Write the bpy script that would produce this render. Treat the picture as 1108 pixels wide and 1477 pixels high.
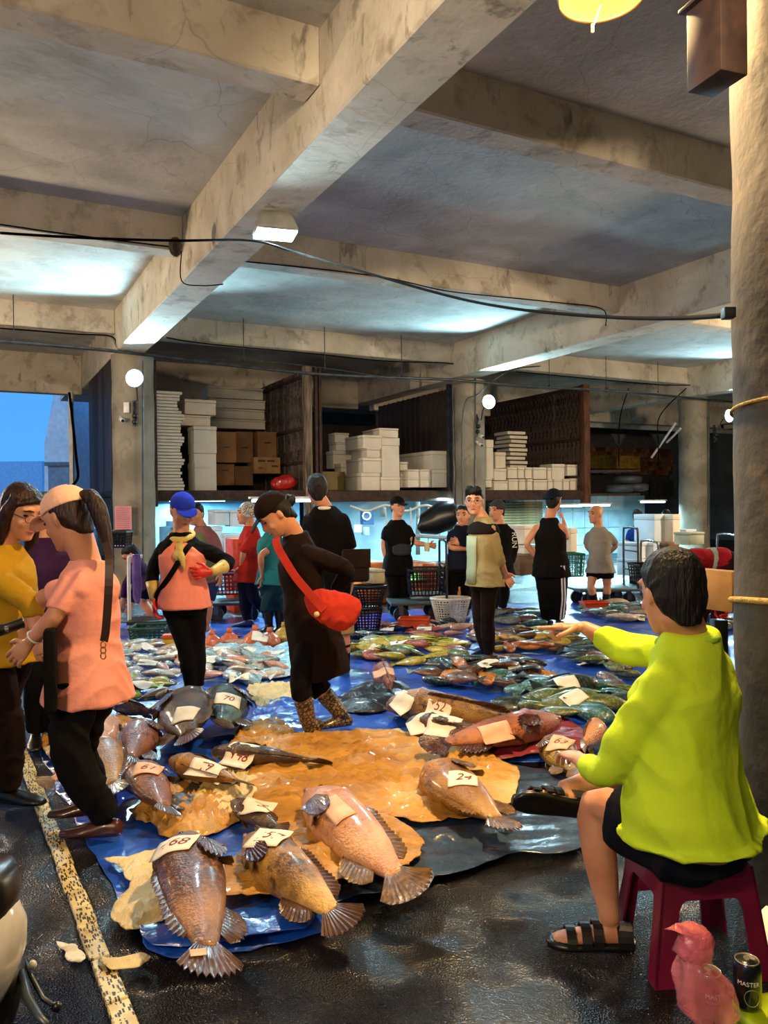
import bpy, bmesh, math, random, time
T0=time.time()
from mathutils import Vector, Matrix, noise
import numpy as np
for o in list(bpy.data.objects): bpy.data.objects.remove(o)
SC=bpy.context.scene; COL=SC.collection
R=math.radians
# ------------------------------------------------------------------ camera
F_PX=1136.0; CX,CY=554.0,738.5; CAM_Z=1.54; PITCH=R(-0.5); ROLL=R(-0.636); YAW=R(27.75)
_cr,_sr,_cp,_sp=math.cos(ROLL),math.sin(ROLL),math.cos(PITCH),math.sin(PITCH)
def _c2w(x,y,z): return Vector((x,y*_cp-z*_sp,y*_sp+z*_cp))
def ray(px,py):
    a,b=px-CX,py-CY
    u=a*_cr+b*_sr; v=-a*_sr+b*_cr
    return _c2w(u/F_PX,1.0,-v/F_PX)
CAMP=Vector((0,0,CAM_Z))
def gp(px,py,z=0.0):
    d=ray(px,py); return CAMP+d*((z-CAM_Z)/d.z)
def at(px,py,Y):
    d=ray(px,py); return CAMP+d*(Y/d.y)
def W(u,v,z=0.0): return Vector((u*math.cos(YAW)-v*math.sin(YAW),u*math.sin(YAW)+v*math.cos(YAW),z))
def onv(px,py,v):
    d=ray(px,py); n=Vector((-math.sin(YAW),math.cos(YAW),0)); p=CAMP+d*(v/(d@n))
    return (p.x*math.cos(YAW)+p.y*math.sin(YAW), p.z)
cam=bpy.data.cameras.new('camera'); camo=bpy.data.objects.new('camera',cam); COL.objects.link(camo)
rt=_c2w(_cr,0,_sr) ; up=_c2w(-_sr,0,_cr)
fw=_c2w(0,1,0)
m=Matrix.Identity(4)
for i in range(3): m[i][0]=rt[i]; m[i][1]=up[i]; m[i][2]=-fw[i]; m[i][3]=CAMP[i]
camo.matrix_world=m
cam.sensor_fit='VERTICAL'; cam.sensor_height=24.0; cam.sensor_width=18.0; cam.lens=F_PX/1477*24.0
cam.clip_start=0.05; cam.clip_end=300; SC.camera=camo
# ------------------------------------------------------------------ world, exposure, lights
SC.view_settings.view_transform='Standard'; SC.view_settings.look='None'; SC.view_settings.exposure=0.0; SC.view_settings.gamma=1.0
SC.view_settings.use_curve_mapping=False
wd=bpy.data.worlds.new('dusk'); SC.world=wd; wd.use_nodes=True
nt=wd.node_tree; bg=nt.nodes['Background']
tc=nt.nodes.new('ShaderNodeTexCoord'); sx=nt.nodes.new('ShaderNodeSeparateXYZ'); rp=nt.nodes.new('ShaderNodeValToRGB')
nt.links.new(tc.outputs['Generated'],sx.inputs[0]); nt.links.new(sx.outputs[2],rp.inputs[0]); nt.links.new(rp.outputs[0],bg.inputs[0])
rp.color_ramp.elements[0].color=(0.10,0.43,1.0,1); rp.color_ramp.elements[1].color=(0.02,0.13,0.55,1)
rp.color_ramp.elements[0].position=0.02
bg.inputs[1].default_value=1.05
def light(kind,name,loc,power,color,size=.1,target=None,spot=150,blend=.4,sy=None):
    l=bpy.data.lights.new(name,kind); l.energy=power; l.color=color
    if kind=='AREA':
        l.size=size
        if sy: l.shape='RECTANGLE'; l.size_y=sy
    else: l.shadow_soft_size=size
    if kind=='SPOT': l.spot_size=R(spot); l.spot_blend=blend
    o=bpy.data.objects.new(name,l); COL.objects.link(o); o.location=loc
    if target is not None: o.rotation_euler=(Vector(target)-Vector(loc)).to_track_quat('-Z','Y').to_euler()
    return o
WARM=(1.0,.66,.30); COOL=(.50,.85,1.0)
LAMP=at(868,-10,3.45)
light('SPOT','warm_lamp_light',LAMP+Vector((0,0,-.06)),900,WARM,.12,LAMP+Vector((0,0,-3)),168,.25)
light('POINT','warm_lamp_behind_camera',(-1.9,-1.2,3.1),400,(1,.72,.42),.15)
light('POINT','white_lamp_behind_camera',(-2.6,-3.4,2.9),260,(1,.88,.76),.2)
light('POINT','warm_lamp_left_bay',(-7.4,8.6,2.7),850,(1,.74,.46),.2)
light('POINT','warm_lamp_right_bay',(9.2,11.0,3.0),1400,(1,.76,.50),.2)
light('SPOT','warm_fill_to_dock',(.2,-1.5,3.7),2600,(1,.76,.5),.2,(1.5,16,3.2),34,.6)  # added unseen spot, put in to brighten the dock boxes
light('SPOT','warm_lamp_right_behind',(3.6,-1.6,3.6),60,(1,.75,.45),.3,(2,6,3.0),140,.5)
GL=at(397,338,7.35)
light('SPOT','girder_flood_light',GL+Vector((.0,-.05,-.12)),480,(.62,.9,1.0),.09,GL+Vector((.3,-1.2,-1.6)),150,.5)
for k,(px,py,Y,pw) in enumerate([(195,546,13.25,620),(704,580,16.3,620),(1050,600,19.5,520)]):
    p=at(px,py,Y); q=p+Vector((0,-.20,0)); light('SPOT','column_flood_light',q,pw*1.1,COOL,.10,q+Vector((.02,-1,-.10)),172,.35)
light('SUN','outdoor_fill_light',(-20,-10,30),1.6,(.45,.72,1.0),.1,(-20+1,-10+.75,30-.8)).data.angle=R(25)  # added outdoor fill lamp, brightens the buildings beyond the left opening
# ------------------------------------------------------------------ helpers
def lin(c):
    if isinstance(c,str):
        c=[int(c[i:i+2],16)/255 for i in (0,2,4)]
    return tuple((x/12.92 if x<=.04045 else ((x+.055)/1.055)**2.4) for x in c)
MATS={}
def mat(name,c1,c2=None,scale=6,rough=.6,bump=0,bscale=50,metal=0,coat=0,spec=.5,alpha=1,trans=0,emit=0,stretch=(1,1,1),detail=4,rv=0,sss=0,dist=0.0,crough=.08,ecol=None):
    if name in MATS: return MATS[name]
    M=bpy.data.materials.new(name); M.use_nodes=True; t=M.node_tree; b=t.nodes['Principled BSDF']; L=t.links.new
    c1=lin(c1)+(1,); c2=(lin(c2)+(1,)) if c2 else tuple(x*.72 for x in c1[:3])+(1,)
    tc=t.nodes.new('ShaderNodeTexCoord'); mp=t.nodes.new('ShaderNodeMapping'); mp.inputs['Scale'].default_value=stretch
    L(tc.outputs['Object'],mp.inputs[0])
    n=t.nodes.new('ShaderNodeTexNoise'); n.inputs['Scale'].default_value=scale; n.inputs['Detail'].default_value=detail; n.inputs['Distortion'].default_value=dist
    L(mp.outputs[0],n.inputs['Vector'])
    r=t.nodes.new('ShaderNodeValToRGB'); r.color_ramp.elements[0].position=.35; r.color_ramp.elements[1].position=.65
    r.color_ramp.elements[0].color=c2; r.color_ramp.elements[1].color=c1
    L(n.outputs[0],r.inputs[0]); L(r.outputs[0],b.inputs['Base Color'])
    b.inputs['Roughness'].default_value=rough; b.inputs['Metallic'].default_value=metal
    b.inputs['Specular IOR Level'].default_value=spec
    b.inputs['Coat Weight'].default_value=coat; b.inputs['Coat Roughness'].default_value=crough
    b.inputs['Alpha'].default_value=alpha; b.inputs['Transmission Weight'].default_value=trans
    if sss: b.inputs['Subsurface Weight'].default_value=sss; b.inputs['Subsurface Scale'].default_value=.02
    if emit:
        b.inputs['Emission Strength'].default_value=emit; b.inputs['Emission Color'].default_value=(lin(ecol)+(1,)) if ecol else c1
    if bump:
        nb=t.nodes.new('ShaderNodeTexNoise'); nb.inputs['Scale'].default_value=bscale; nb.inputs['Detail'].default_value=3
        L(mp.outputs[0],nb.inputs['Vector'])
        bp=t.nodes.new('ShaderNodeBump'); bp.inputs['Strength'].default_value=bump; bp.inputs['Distance'].default_value=.02
        L(nb.outputs[0],bp.inputs['Height']); L(bp.outputs[0],b.inputs['Normal'])
    if rv:
        mr=t.nodes.new('ShaderNodeMapRange'); mr.inputs[3].default_value=max(0,rough-rv); mr.inputs[4].default_value=min(1,rough+rv)
        L(n.outputs[0],mr.inputs[0]); L(mr.outputs[0],b.inputs['Roughness'])
    MATS[name]=M; return M
def overlay(M,kind,scale,col,lo,hi,stretch=(1,1,1),dist=0,bumpy=0,fac=1):
    """mix a second procedural pattern over the base colour"""
    t=M.node_tree; b=t.nodes['Principled BSDF']; L=t.links.new
    src=b.inputs['Base Color'].links[0].from_socket
    tc=t.nodes.new('ShaderNodeTexCoord'); mp=t.nodes.new('ShaderNodeMapping'); mp.inputs['Scale'].default_value=stretch; L(tc.outputs['Object'],mp.inputs[0])
    vec=mp.outputs[0]
    if dist:
        dn=t.nodes.new('ShaderNodeTexNoise'); dn.inputs['Scale'].default_value=scale*1.7; dn.inputs['Detail'].default_value=3; L(vec,dn.inputs['Vector'])
        va=t.nodes.new('ShaderNodeVectorMath'); va.operation='MULTIPLY_ADD'; va.inputs[1].default_value=(dist,)*3
        L(dn.outputs['Color'],va.inputs[0]); L(vec,va.inputs[2]); vec=va.outputs[0]
    if kind=='noise':
        n=t.nodes.new('ShaderNodeTexNoise'); n.inputs['Scale'].default_value=scale; n.inputs['Detail'].default_value=6; out=n.outputs[0]
    elif kind=='voronoi':
        n=t.nodes.new('ShaderNodeTexVoronoi'); n.inputs['Scale'].default_value=scale; out=n.outputs['Distance']
    elif kind=='crack':
        n=t.nodes.new('ShaderNodeTexVoronoi'); n.feature='DISTANCE_TO_EDGE'; n.inputs['Scale'].default_value=scale; out=n.outputs['Distance']
    L(vec,n.inputs['Vector'])
    mr=t.nodes.new('ShaderNodeMapRange'); mr.inputs[1].default_value=lo; mr.inputs[2].default_value=hi; mr.inputs[3].default_value=0; mr.inputs[4].default_value=fac
    L(out,mr.inputs[0])
    mx=t.nodes.new('ShaderNodeMix'); mx.data_type='RGBA'; L(mr.outputs[0],mx.inputs[0]); L(src,mx.inputs[6]); mx.inputs[7].default_value=lin(col)+(1,)
    L(mx.outputs[2],b.inputs['Base Color'])
    return M
class G:
    def __init__(s): s.v=[]; s.f=[]
    def add(s,v,f):
        k=len(s.v); s.v+= [tuple(x) for x in v]; s.f+=[tuple(i+k for i in q) for q in f]; return s
    def loft(s,rings,cap=True,close=True):
        n=len(rings[0]); v=[p for r in rings for p in r]; f=[]
        for i in range(len(rings)-1):
            for j in range(n if close else n-1):
                a=i*n+j; b=i*n+(j+1)%n; f.append((a,b,b+n,a+n))
        if cap and close: f.append(tuple(range(n))[::-1]); f.append(tuple((len(rings)-1)*n+j for j in range(n)))
        return s.add(v,f)
    def ell(s,secs,n=20,cap=True,p=2.0):
        """secs: (centre, axisA, axisB)"""
        rings=[]
        for c,a,b in secs:
            rr=[]
            for j in range(n):
                t=2*math.pi*j/n; ca,sa=math.cos(t),math.sin(t)
                if p!=2: ca=math.copysign(abs(ca)**(2/p),ca); sa=math.copysign(abs(sa)**(2/p),sa)
                rr.append(c+a*ca+b*sa)
            rings.append(rr)
        return s.loft(rings,cap)
    def tube(s,pts,rad,n=8,cap=True):
        pts=[Vector(p) for p in pts]
        if not hasattr(rad,'__len__'): rad=[rad]*len(pts)
        secs=[]; ref=None
        for i,p in enumerate(pts):
            d=(pts[min(i+1,len(pts)-1)]-pts[max(i-1,0)]); d=d.normalized() if d.length>1e-9 else Vector((0,0,1))
            if ref is None: ref=Vector((0,0,1)) if abs(d.z)<.9 else Vector((1,0,0))
            a=ref-d*ref.dot(d)
            if a.length<1e-5: a=d.orthogonal()
            a.normalize(); ref=a; b=d.cross(a)
            secs.append((p,a*rad[i],b*rad[i]))
        return s.ell(secs,n,cap)
    def sph(s,c,r,n=12,mx=None):
        c=Vector(c); r=r if hasattr(r,'__len__') else (r,r,r); X=mx or Matrix.Identity(3)
        v=[];f=[]; m=max(4,n//2)
        v.append(c+X@Vector((0,0,r[2])))
        for i in range(1,m):
            a=math.pi*i/m
            for j in range(n):
                t=2*math.pi*j/n; v.append(c+X@Vector((r[0]*math.sin(a)*math.cos(t),r[1]*math.sin(a)*math.sin(t),r[2]*math.cos(a))))
        v.append(c+X@Vector((0,0,-r[2])))
        for j in range(n): f.append((0,1+j,1+(j+1)%n)); f.append((len(v)-1,1+(m-2)*n+(j+1)%n,1+(m-2)*n+j))
        for i in range(m-2):
            for j in range(n): a=1+i*n+j; b=1+i*n+(j+1)%n; f.append((a,a+n,b+n,b))
        return s.add(v,f)
    def box(s,x0,x1,y0,y1,z0,z1,tp=0):
        x0,x1=min(x0,x1),max(x0,x1); y0,y1=min(y0,y1),max(y0,y1); z0,z1=min(z0,z1),max(z0,z1)
        v=[(x0+tp,y0+tp,z0),(x1-tp,y0+tp,z0),(x1-tp,y1-tp,z0),(x0+tp,y1-tp,z0),(x0,y0,z1),(x1,y0,z1),(x1,y1,z1),(x0,y1,z1)]
        return s.add(v,[(3,2,1,0),(4,5,6,7),(0,1,5,4),(1,2,6,5),(2,3,7,6),(3,0,4,7)])
    def mesh(s,name,smooth=False):
        me=bpy.data.meshes.new(name); me.from_pydata([tuple(x) for x in s.v],[],s.f); me.validate(); me.update()
        bm=bmesh.new(); bm.from_mesh(me); bmesh.ops.recalc_face_normals(bm,faces=bm.faces); bm.to_mesh(me); bm.free()
        if smooth: me.shade_smooth()
        return me
    def obj(s,name,m,parent=None,smooth=False,bevel=0,seg=2,origin=None):
        """vertices are world coordinates; origin: shift; parent keeps world place"""
        if origin is not None:
            o=Vector(origin); s.v=[tuple(Vector(x)-o) for x in s.v]
        me=s.mesh(name,smooth)
        if bevel:
            bm=bmesh.new(); bm.from_mesh(me); bmesh.ops.bevel(bm,geom=[e for e in bm.edges if len(e.link_faces)==2 and e.calc_face_angle(0)>.5],offset=bevel,segments=seg,profile=.5,affect='EDGES'); bm.to_mesh(me); bm.free(); me.shade_smooth()
            try: me.set_sharp_from_angle(angle=R(35))
            except Exception: pass
        return link(name,me,m,parent)
def link(name,me,m,parent=None):
    o=bpy.data.objects.new(name,me); COL.objects.link(o)
    if m is not None: me.materials.clear(); me.materials.append(m)
    if parent is not None: o.parent=parent
    return o
def thing(name,label,cat,loc=(0,0,0),rz=0,group=None):
    o=bpy.data.objects.new(name,None); COL.objects.link(o); o.location=loc; o.rotation_euler=(0,0,rz); o.empty_display_size=.1
    o['label']=label; o['category']=cat
    if group: o['group']=group
    return o
def tag(o,label,cat,group=None,kind=None):
    o['label']=label; o['category']=cat
    if group: o['group']=group
    if kind: o['kind']=kind
    return o
def struct(o,label=None,cat=None):
    o['kind']='structure'
    if label: o['label']=label; o['category']=cat
    return o
def sobj(g,name,m,parent=None,**k):
    """g is in structure coordinates (u,v,z) -> object rotated by YAW"""
    o=g.obj(name,m,parent,**k)
    if parent is None: o.rotation_euler=(0,0,YAW)
    return o
def sthing(name,label,cat,u,v,z,group=None):
    return thing(name,label,cat,W(u,v,z),YAW,group)
def clone(root,loc=None,label=None,parent=None):
    r=root.copy(); COL.objects.link(r)
    if parent is not None: r.parent=parent
    if loc is not None: r.location=loc
    if label: r['label']=label
    for ch in root.children:
        clone(ch,parent=r)
    return r
TS=bpy.data.scenes.new('build_bench')
def tsdg():
    with bpy.context.temp_override(scene=TS,view_layer=TS.view_layers[0]): dg=bpy.context.evaluated_depsgraph_get()
    dg.update(); return dg
def remesh(g,name,voxel,smooth=3,folds=0,ffreq=6,fstretch=(1,1,1),seed=0):
    me=bpy.data.meshes.new(name); me.from_pydata([tuple(x) for x in g.v],[],g.f); me.update(); o=bpy.data.objects.new('tmp',me); TS.collection.objects.link(o)
    md=o.modifiers.new('r','REMESH'); md.mode='VOXEL'; md.voxel_size=voxel; md.use_smooth_shade=True
    if smooth:
        sm=o.modifiers.new('s','SMOOTH'); sm.factor=.5; sm.iterations=smooth
    dg=tsdg()
    m2=bpy.data.meshes.new_from_object(o.evaluated_get(dg),depsgraph=dg); bpy.data.objects.remove(o); bpy.data.meshes.remove(me); m2.name=name
    if folds:
        s=Vector((seed*3.1,seed*1.7,seed*.9))
        n=len(m2.vertices); co=np.empty(n*3,'f'); no=np.empty(n*3,'f'); m2.vertices.foreach_get('co',co); m2.vertex_normals.foreach_get('vector',no)
        co=co.reshape(-1,3); no=no.reshape(-1,3); ww=np.empty(n,'f'); q3=(co*np.array(fstretch)*ffreq+np.array(s)).tolist()
        nz=noise.noise
        for i,q in enumerate(q3):
            w=nz((q[0]+1.5*nz((q[0]*.5,q[1]*.5,q[2]*.5)),q[1],q[2]+1.5*nz((q[0]*.6+9,q[1]*.6,q[2]*.6))))
            ww[i]=max(-.55,.6-abs(w)*2.6)
        m2.vertices.foreach_set('co',(co+no*(ww*folds)[:,None]).ravel())
    m2.shade_smooth()
    return m2
rnd=random.Random(7)
def lerp(a,b,t): return a+(b-a)*t
def spline(pts,k=6):
    P=[Vector(p) for p in pts]; out=[]
    for i in range(len(P)-1):
        p0=P[max(i-1,0)];p1=P[i];p2=P[i+1];p3=P[min(i+2,len(P)-1)]
        for j in range(k):
            t=j/k; out.append(.5*((2*p1)+(-p0+p2)*t+(2*p0-5*p1+4*p2-p3)*t*t+(-p0+3*p1-3*p2+p3)*t**3))
    out.append(P[-1]); return out
# ------------------------------------------------------------------ materials
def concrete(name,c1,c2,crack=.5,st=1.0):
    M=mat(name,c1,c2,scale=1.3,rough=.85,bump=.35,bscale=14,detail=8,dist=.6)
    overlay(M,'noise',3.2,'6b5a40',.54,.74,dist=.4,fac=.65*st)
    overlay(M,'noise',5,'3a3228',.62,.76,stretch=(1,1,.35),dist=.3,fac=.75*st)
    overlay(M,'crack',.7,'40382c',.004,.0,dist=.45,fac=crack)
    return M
m_conc=concrete('weathered_concrete','cfc6b6','b3aa96',.3)
m_slab=concrete('stained_ceiling_concrete','c4c4be','a6a8a2',.35,.38)
m_col=concrete('column_concrete','9a907e','6f6657',.2)
m_black=mat('black_plastic','121214',rough=.45)
m_cab=mat('black_cable','050505','040404',rough=.95,spec=.1)
m_steel=mat('grey_steel','5a5e62','40444a',rough=.4,metal=.7)
m_rust=mat('rusty_steel','4a2a1c','1f1512',scale=9,rough=.75,bump=.3,detail=8)
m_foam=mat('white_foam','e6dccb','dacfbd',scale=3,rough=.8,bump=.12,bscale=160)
m_foamc=mat('cool_lit_foam','d8e2ea','c4d2de',scale=3,rough=.8)  # foam copy with the stalls' cool light tinted into its colour
m_card=mat('brown_cardboard','8a6238','6f4c2a',scale=3,rough=.85)
m_paper=mat('white_paper','ece4d4','ddd2be',rough=.75,scale=12,bump=.15,bscale=30)
m_skin=mat('skin','c98f6c','b97a58',scale=9,rough=.5,sss=.12,bump=.06,bscale=120)
m_skin2=mat('tan_skin','b27a55','9c6646',scale=9,rough=.5,sss=.12)
m_hair=mat('black_hair','140f0c','070505',scale=40,rough=.55,spec=.25,stretch=(1,1,.15),bump=.6,bscale=90)
m_hairb=mat('brown_hair','321810','180c08',scale=40,rough=.5,spec=.3,stretch=(1,1,.15),bump=.6,bscale=90)
m_eye=mat('eye_dark','0c0908',rough=.15)
m_lip=mat('lips','9c4a40',rough=.45)
exec_parts=[]
# ================================================================== STRUCTURE
US0,US1,VS0,VS1=-16,27,-7,27
HS,HB,HC=4.97,4.24,4.56
# floor : wet asphalt with coarse wet grain
def make_floor():
    g=G(); n=1
    g.add([(-40,-12,0),(40,-12,0),(40,60,0),(-40,60,0)],[(0,1,2,3)])
    M=mat('wet_asphalt','110b07','060403',scale=.8,rough=.27,detail=6,spec=.5,rv=.12)
    overlay(M,'noise',2.4,'241a12',.55,.75,fac=.5)
    t=M.node_tree;b=t.nodes['Principled BSDF'];L=t.links.new
    tc=t.nodes.new('ShaderNodeTexCoord')
    v=t.nodes.new('ShaderNodeTexVoronoi'); v.inputs['Scale'].default_value=150; L(tc.outputs['Object'],v.inputs['Vector'])
    n2=t.nodes.new('ShaderNodeTexNoise'); n2.inputs['Scale'].default_value=1.6; n2.inputs['Detail'].default_value=5; L(tc.outputs['Object'],n2.inputs['Vector'])
    mr=t.nodes.new('ShaderNodeMapRange'); mr.inputs[1].default_value=.42; mr.inputs[2].default_value=.62; mr.inputs[3].default_value=.25; mr.inputs[4].default_value=1.0
    L(n2.outputs[0],mr.inputs[0])
    bp=t.nodes.new('ShaderNodeBump'); bp.inputs['Distance'].default_value=.022
    L(mr.outputs[0],bp.inputs['Strength']); L(v.outputs['Distance'],bp.inputs['Height']); L(bp.outputs[0],b.inputs['Normal'])
    # white flecks
    overlay(M,'voronoi',34,'b9a58c',.075,.05,fac=.8)
    o=g.obj('floor',M); struct(o,'dark wet asphalt floor of the market hall','floor')
make_floor()
def sb(name,u0,u1,v0,v1,z0,z1,m,bevel=.015,**k):
    g=G(); g.box(u0,u1,v0,v1,z0,z1); o=sobj(g,name,m,bevel=bevel,seg=1); return o
struct(sb('ceiling',US0,US1,VS0,19.2,HS,HS+.25,m_slab,0),'pale concrete ceiling slab','ceiling')
struct(sb('ceiling',2.6,US1,19.2,VS1,HS,HS+.25,m_slab,0),'rear ceiling slab over the market stalls','ceiling')
GIR=[-4.4,2.51,9.42,16.6,23.5]
for k,u in enumerate(GIR): struct(sb('trim_%d'%(k+1),u-.235,u+.235,VS0,19.1,HB,HS+.02,m_conc),'deep concrete girder '+['far outside left','over the left column','over the middle column','over the right column','far right'][k],'beam')
CB=[-2.9,1.2,5.37,9.49,14.42,19.0]
k2=6
for v in CB:
    for i in range(len(GIR)+1):
        a=US0 if i==0 else GIR[i-1]+.235; b=US1 if i==len(GIR) else GIR[i]-.235
        zb=HC if v<19 else 4.10
        o=struct(sb('trim_%d'%k2,a,b,v-.145,v+.145,zb,HS+.02,m_conc)); k2+=1
# round columns
def column(name,u,v,r,ztop,label,px=None):
    g=G(); secs=[]
    p=W(u,v)
    N=26
    for i in range(N+1):
        z=ztop*i/N; rr=r*(1+.012*math.sin(i*1.3)+.01*math.sin(i*.7+1))
        secs.append((Vector((0,0,z)),Vector((rr,0,0)),Vector((0,rr,0))))
    g.ell(secs,48,False)
    o=g.obj(name,m_col,smooth=True); o.location=p; struct(o,label,'column'); return o
column('column',2.60,14.5,.36,HB,'round concrete column with pink notice, farthest left')
column('column',9.72,14.45,.35,HB,'round concrete column behind the man in the tan jacket')
column('column',16.95,14.6,.38,HB,'round concrete column right of the dock containers')
# near column
NC=Vector((1.70,2.98,0))
def near_col():
    g=G(); secs=[]
    for i in range(61):
        z=4.3*i/60; rr=.345
        secs.append((Vector((0,0,z)),Vector((rr,0,0)),Vector((0,rr,0))))
    g.ell(secs,72,False)
    me=g.mesh('column',True)
    for v in me.vertices:
        d=Vector((v.co.x,v.co.y,0)).normalized(); v.co+=d*(.012*noise.noise(v.co*2.3)+.004*noise.noise(v.co*11))
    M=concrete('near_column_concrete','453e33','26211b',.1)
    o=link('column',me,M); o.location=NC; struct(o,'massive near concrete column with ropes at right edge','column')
near_col()
# first two walls added unseen to keep sky light out (hall open on left)
m_wall=mat('dark_painted_wall','5a5e60','474a4c',rough=.9,scale=1.5)
struct(sb('wall_blocker_right',26.6,26.9,VS0,VS1,0,HS,m_wall),'added dark wall at right blocking sky light','wall')
struct(sb('wall_blocker_behind_camera',US0,US1,VS0-.3,VS0,0,HS,m_wall),'added wall behind the viewer blocking sky light','wall')
struct(sb('wall_back',3.6,US1,26.6,26.9,0,HS,m_wall),'dim far wall behind the market stalls','wall')
# ================================================================== PEOPLE
HEAD=[(-.116,.018,.060,.018),(-.105,.036,.050,.036),(-.08,.052,.030,.062),(-.045,.064,.014,.080),(-.01,.071,.004,.091),(.03,.076,-.002,.097),(.065,.073,-.004,.094),(.092,.058,-.006,.076),(.110,.036,-.008,.048),(.118,.012,-.01,.016)]
def chainpts(P,Rr,k=5):
    """interpolate joint chain, keeps joints"""
    pts=[];rad=[]
    for i in range(len(P)-1):
        for j in range(k):
            t=j/k; pts.append(P[i].lerp(P[i+1],t)); rad.append(Rr[i]+(Rr[i+1]-Rr[i])*t)
    pts.append(P[-1]); rad.append(Rr[-1]); return pts,rad
def limb(g,P,Rr,cover=9,n=14,k=6,bulge=(0,0),flat=1):
    pts,rad=chainpts(P,Rr,k)
    for i in range(len(rad)):
        seg=min(i//k,len(P)-2); t=(i-seg*k)/k
        if seg<len(bulge): rad[i]+=bulge[seg]*math.sin(math.pi*min(1,t*1.15))
    m=int(round(min(cover,len(P)-1)*k))
    pts,rad=pts[:m+1],rad[:m+1]
    if len(pts)<2: return None
    # smooth joint corners
    sp=[pts[0]]+[(pts[i-1]+pts[i]*2+pts[i+1])/4 for i in range(1,len(pts)-1)]+[pts[-1]]
    g.tube(sp,rad,n)
    g.sph(sp[0],rad[0]*1.0,12)
    return sp,rad
def add_hand(g,w,d,nrm,side,curl=.35,sc=1.0,point=False,spread=.12,thin=1.0):
    """w wrist, d direction of the hand, nrm palm normal, side +1/-1 thumb side"""
    d=d.normalized(); nrm=(nrm-d*nrm.dot(d)).normalized(); a=d.cross(nrm)*side
    s=sc
    g.ell([(w-d*.03*s,a*.024*s,nrm*.021*s),(w,a*.027*s,nrm*.020*s),(w+d*.03*s,a*.036*s,nrm*.017*s),(w+d*.065*s,a*.042*s,nrm*.015*s),(w+d*.09*s,a*.040*s,nrm*.012*s),(w+d*.098*s,a*.034*s,nrm*.007*s)],14)
    for i,(off,ln) in enumerate([(.031,.072),(.0105,.080),(-.0105,.074),(-.031,.058)]):
        c=curl*(1+.15*i)
        if point and i==0: c=.04
        elif point: c=1.15
        p=w+d*(.078*s)+a*off*s; dd=(d+a*spread*(1.5-i)*.5).normalized(); nn=nrm
        pts=[p-dd*.012*s];ang=0; pts.append(p+dd*.012*s)
        for q,fr in enumerate((.42,.32,.26)):
            ang+=c*(.8 if q==0 else 1)
            v=dd*math.cos(ang)+nn*math.sin(ang); p2=pts[-1]+v*ln*fr*s; pts.append(p2)
        g.tube(pts,[.0095*s*thin,.0095*s*thin,.009*s*thin,.0083*s*thin,.0066*s*thin],8)
        g.sph(pts[-1],.0066*s*thin,8)
    p=w+d*.025*s+a*.026*s
    v1=(d*.6+a*.75+nrm*.25).normalized(); v2=(d*.85+a*.30+nrm*.35).normalized()
    pts=[p-v1*.02*s,p+v1*.018*s,p+v1*.038*s,p+v1*.038*s+v2*.028*s,p+v1*.038*s+v2*.05*s]
    g.tube(pts,[.013*s,.0125*s,.0108*s,.0098*s,.0075*s],8); g.sph(pts[-1],.0075*s,8)
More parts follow.
